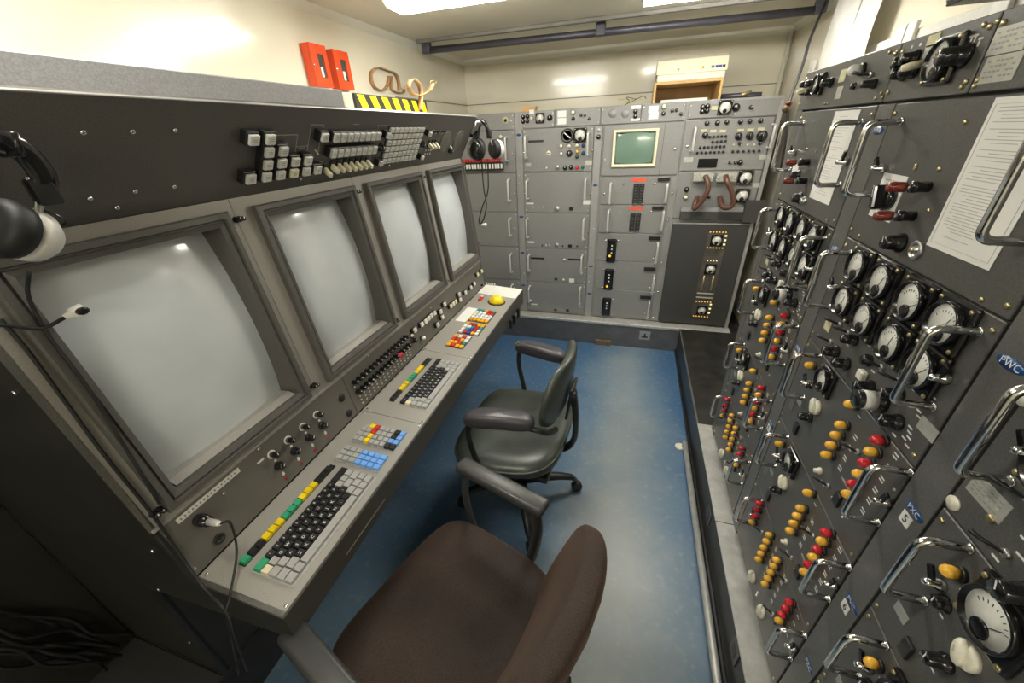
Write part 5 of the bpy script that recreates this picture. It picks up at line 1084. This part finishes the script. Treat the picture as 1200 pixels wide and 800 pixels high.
# ================================================================ chairs (local: +x = front, z up from the floor)
def pad(sx, sy, sz, m, p=3.2, nu=28, nv=14, warp=None):
    """rounded upholstered pad: superellipse plan and section"""
    def fn(i, j):
        a = 2 * math.pi * i; b = math.pi * (j - .5); e = 2 / p
        sg = lambda t, k: math.copysign(abs(t) ** k, t)
        x, y, z = sg(math.cos(b), e * .8) * sg(math.cos(a), e), sg(math.cos(b), e * .8) * sg(math.sin(a), e), sg(math.sin(b), .75)
        q = Vector((x * sx / 2, y * sy / 2, z * sz / 2)); return warp(q) if warp else q
    return MB().grid(fn, nu, nv, m, closed_u=True)
def chair_base(t, T, n, R, h0, m, a0=0.):
    put('column', MB().lathe([(.030, .09), (.030, h0 - .12), (.022, h0 - .12), (.022, h0)], m, 16), t, T)
    for k in range(n):
        A = T @ Matrix.Rotation(a0 + 2 * math.pi * k / n, 4, 'Z')
        lg = put('leg', MB().tube([(.02, 0, .125), (.10, 0, .125), (R * .7, 0, .112), (R * .93, 0, .092), (R, 0, .07)], [.024, .024, .019, .016, .012], m, 10, flat=(.8, 1.15)), t, A)
        put('caster', MB().lathe([(.022, -.018), (.026, -.012), (.026, .012), (.022, .018)], 'black_rubber', 14, T=Matrix.Translation((R + .008, 0, .0265)) @ Matrix.Rotation(math.pi / 2, 4, 'X')).tube([(R, 0, .075), (R + .004, 0, .03)], .008, m, 8), lg, A)
# green chair
gc = thing('office_chair', 'old green vinyl office chair with padded arms, standing on the blue floor', 'chair', (-.385, 1.212, 0), math.radians(176)); T = WM[gc]
def gw(q):
    f = 1 - .10 * max(0, -q.x / .22); q.y *= f; q.z += -.012 * (q.x / .2) + .010 * (q.x / .22) ** 2 * (1 if q.z > 0 else 0) - .012 * max(0, 1 - (q.x / .2) ** 2 - (q.y / .2) ** 2) * (1 if q.z > 0 else 0); return q
seat = put('seat', pad(.44, .53, .085, 'vinyl_green', 4.0, 36, 16, gw), gc, T @ Matrix.Translation((0, 0, .435)))
put('piping', MB().tube([gw(Vector((math.copysign(abs(math.cos(a)) ** .5, math.cos(a)) * .216, math.copysign(abs(math.sin(a)) ** .5, math.sin(a)) * .266, .012))) for a in [2 * math.pi * k / 48 for k in range(49)]], .005, 'vinyl_green', 6), seat, T @ Matrix.Translation((0, 0, .435)))
put('seat_pan', MB().bbox(-.19, .19, -.20, .20, .372, .398, 'chair_frame', .006), gc, T)
def bw(q):
    q = q.copy(); c_ = (q.y / .2) ** 2; h = q.z; return Vector((q.x + .035 * c_ - .13 * h, q.y * (1 - .15 * max(0, h / .12)), q.z))
bk_ = put('backrest', pad(.045, .40, .25, 'vinyl_green', 3.4, 28, 20, bw), gc, T @ Matrix.Translation((-.205, 0, .725)))
put('backrest_plate', MB().bbox(-.016, -.006, -.05, .05, -.10, .04, 'chair_frame', .003), gc, T @ Matrix.Translation((-.222, 0, .68)) @ Matrix.Rotation(-.12, 4, 'Y'))
put('back_bar', MB().tube(smooth_path([(-.06, 0, .385), (-.19, 0, .38), (-.245, 0, .44), (-.25, 0, .56), (-.238, 0, .68)], 5), .017, 'chair_frame', 10, flat=(.7, 1.5)), gc, T)
for s in (-1, 1):
    a = T @ Matrix.Translation((.0, s * .252, 0)) @ Matrix.Rotation(s * .20, 4, 'Z')
    put('arm_tube', MB().tube(smooth_path([(.02, -s * .06, .378), (.05, -s * .005, .40), (.06, 0, .45), (.085, 0, .58), (.078, 0, .655), (.045, 0, .673), (-.10, 0, .668), (-.17, -s * .0, .655), (-.20, -s * .03, .62), (-.222, -s * .09, .585)], 5), .011, 'chair_frame', 10), gc, a)
    ar = put('armrest', pad(.25, .074, .058, 'vinyl_arm', 3.6, 24, 12, lambda q: Vector((q.x, q.y, q.z - .5 * q.x ** 2))), gc, a @ Matrix.Translation((-.03, 0, .695)))
    if s == -1: put('arm_badge', MB().lathe([(.014, 0), (.013, .002), (0, .0024)], 'sticker_yellow', 12), ar, a @ Matrix.Translation((.088, .004, .705)) @ Matrix.Rotation(.9, 4, 'Y'))
chair_base(gc, T, 4, .27, .375, 'chair_frame', math.radians(28))
# brown chair
bc = thing('office_chair', 'brown fabric swivel chair with black plastic arms in the foreground', 'chair', (-.358, .447, 0), math.radians(162)); T = WM[bc]
def sw_(q):
    q = q.copy(); q.z += .012 * (q.y / .23) ** 2 - (.05 * ((q.x - .14) / .1) ** 2 if q.x > .14 else 0) + (.03 * ((-q.x - .14) / .1) ** 2 if q.x < -.14 else 0); return q
put('seat', pad(.50, .50, .10, 'fabric_brown', 3.6, 40, 18, sw_), bc, T @ Matrix.Translation((0, 0, .435)))
put('seat_shell', pad(.44, .44, .05, 'arm_plastic', 4, 30, 10), bc, T @ Matrix.Translation((0, 0, .385)))
def bw2(q):
    q = q.copy(); h = q.z; c_ = (q.y / .23) ** 2; return Vector((q.x + .045 * c_ - .32 * h + .2 * h * h, q.y * (1 - .10 * max(0, h / .2)), q.z))
put('backrest', pad(.085, .52, .50, 'fabric_brown', 3.3, 36, 26, bw2), bc, T @ Matrix.Translation((-.285, 0, .622)))
put('back_bar', MB().tube(smooth_path([(-.05, 0, .37), (-.22, 0, .355), (-.31, 0, .40), (-.335, 0, .56)], 5), .02, 'arm_plastic', 10, flat=(.6, 1.6)), bc, T)
for s in (-1, 1):
    a = T @ Matrix.Translation((0, s * .262, 0))
    put('arm_loop', MB().tube(smooth_path([(.06, -s * .05, .375), (.10, -s * .01, .38), (.135, 0, .43), (.15, 0, .55), (.135, 0, .66), (.11, 0, .685)], 5) + smooth_path([(.05, 0, .688), (-.08, 0, .685), (-.115, 0, .62), (-.105, 0, .50), (-.08, -s * .01, .40), (-.04, -s * .05, .375)], 5), .013, 'arm_plastic', 10, flat=(1.3, .8)), bc, a)
    put('armrest', MB().bbox(-.145, .155, -.027, .027, -.016, .014, 'arm_plastic', .012, seg=3, smooth=True), bc, a @ Matrix.Translation((0, 0, .695)))
chair_base(bc, T, 5, .29, .37, 'arm_plastic', .3)
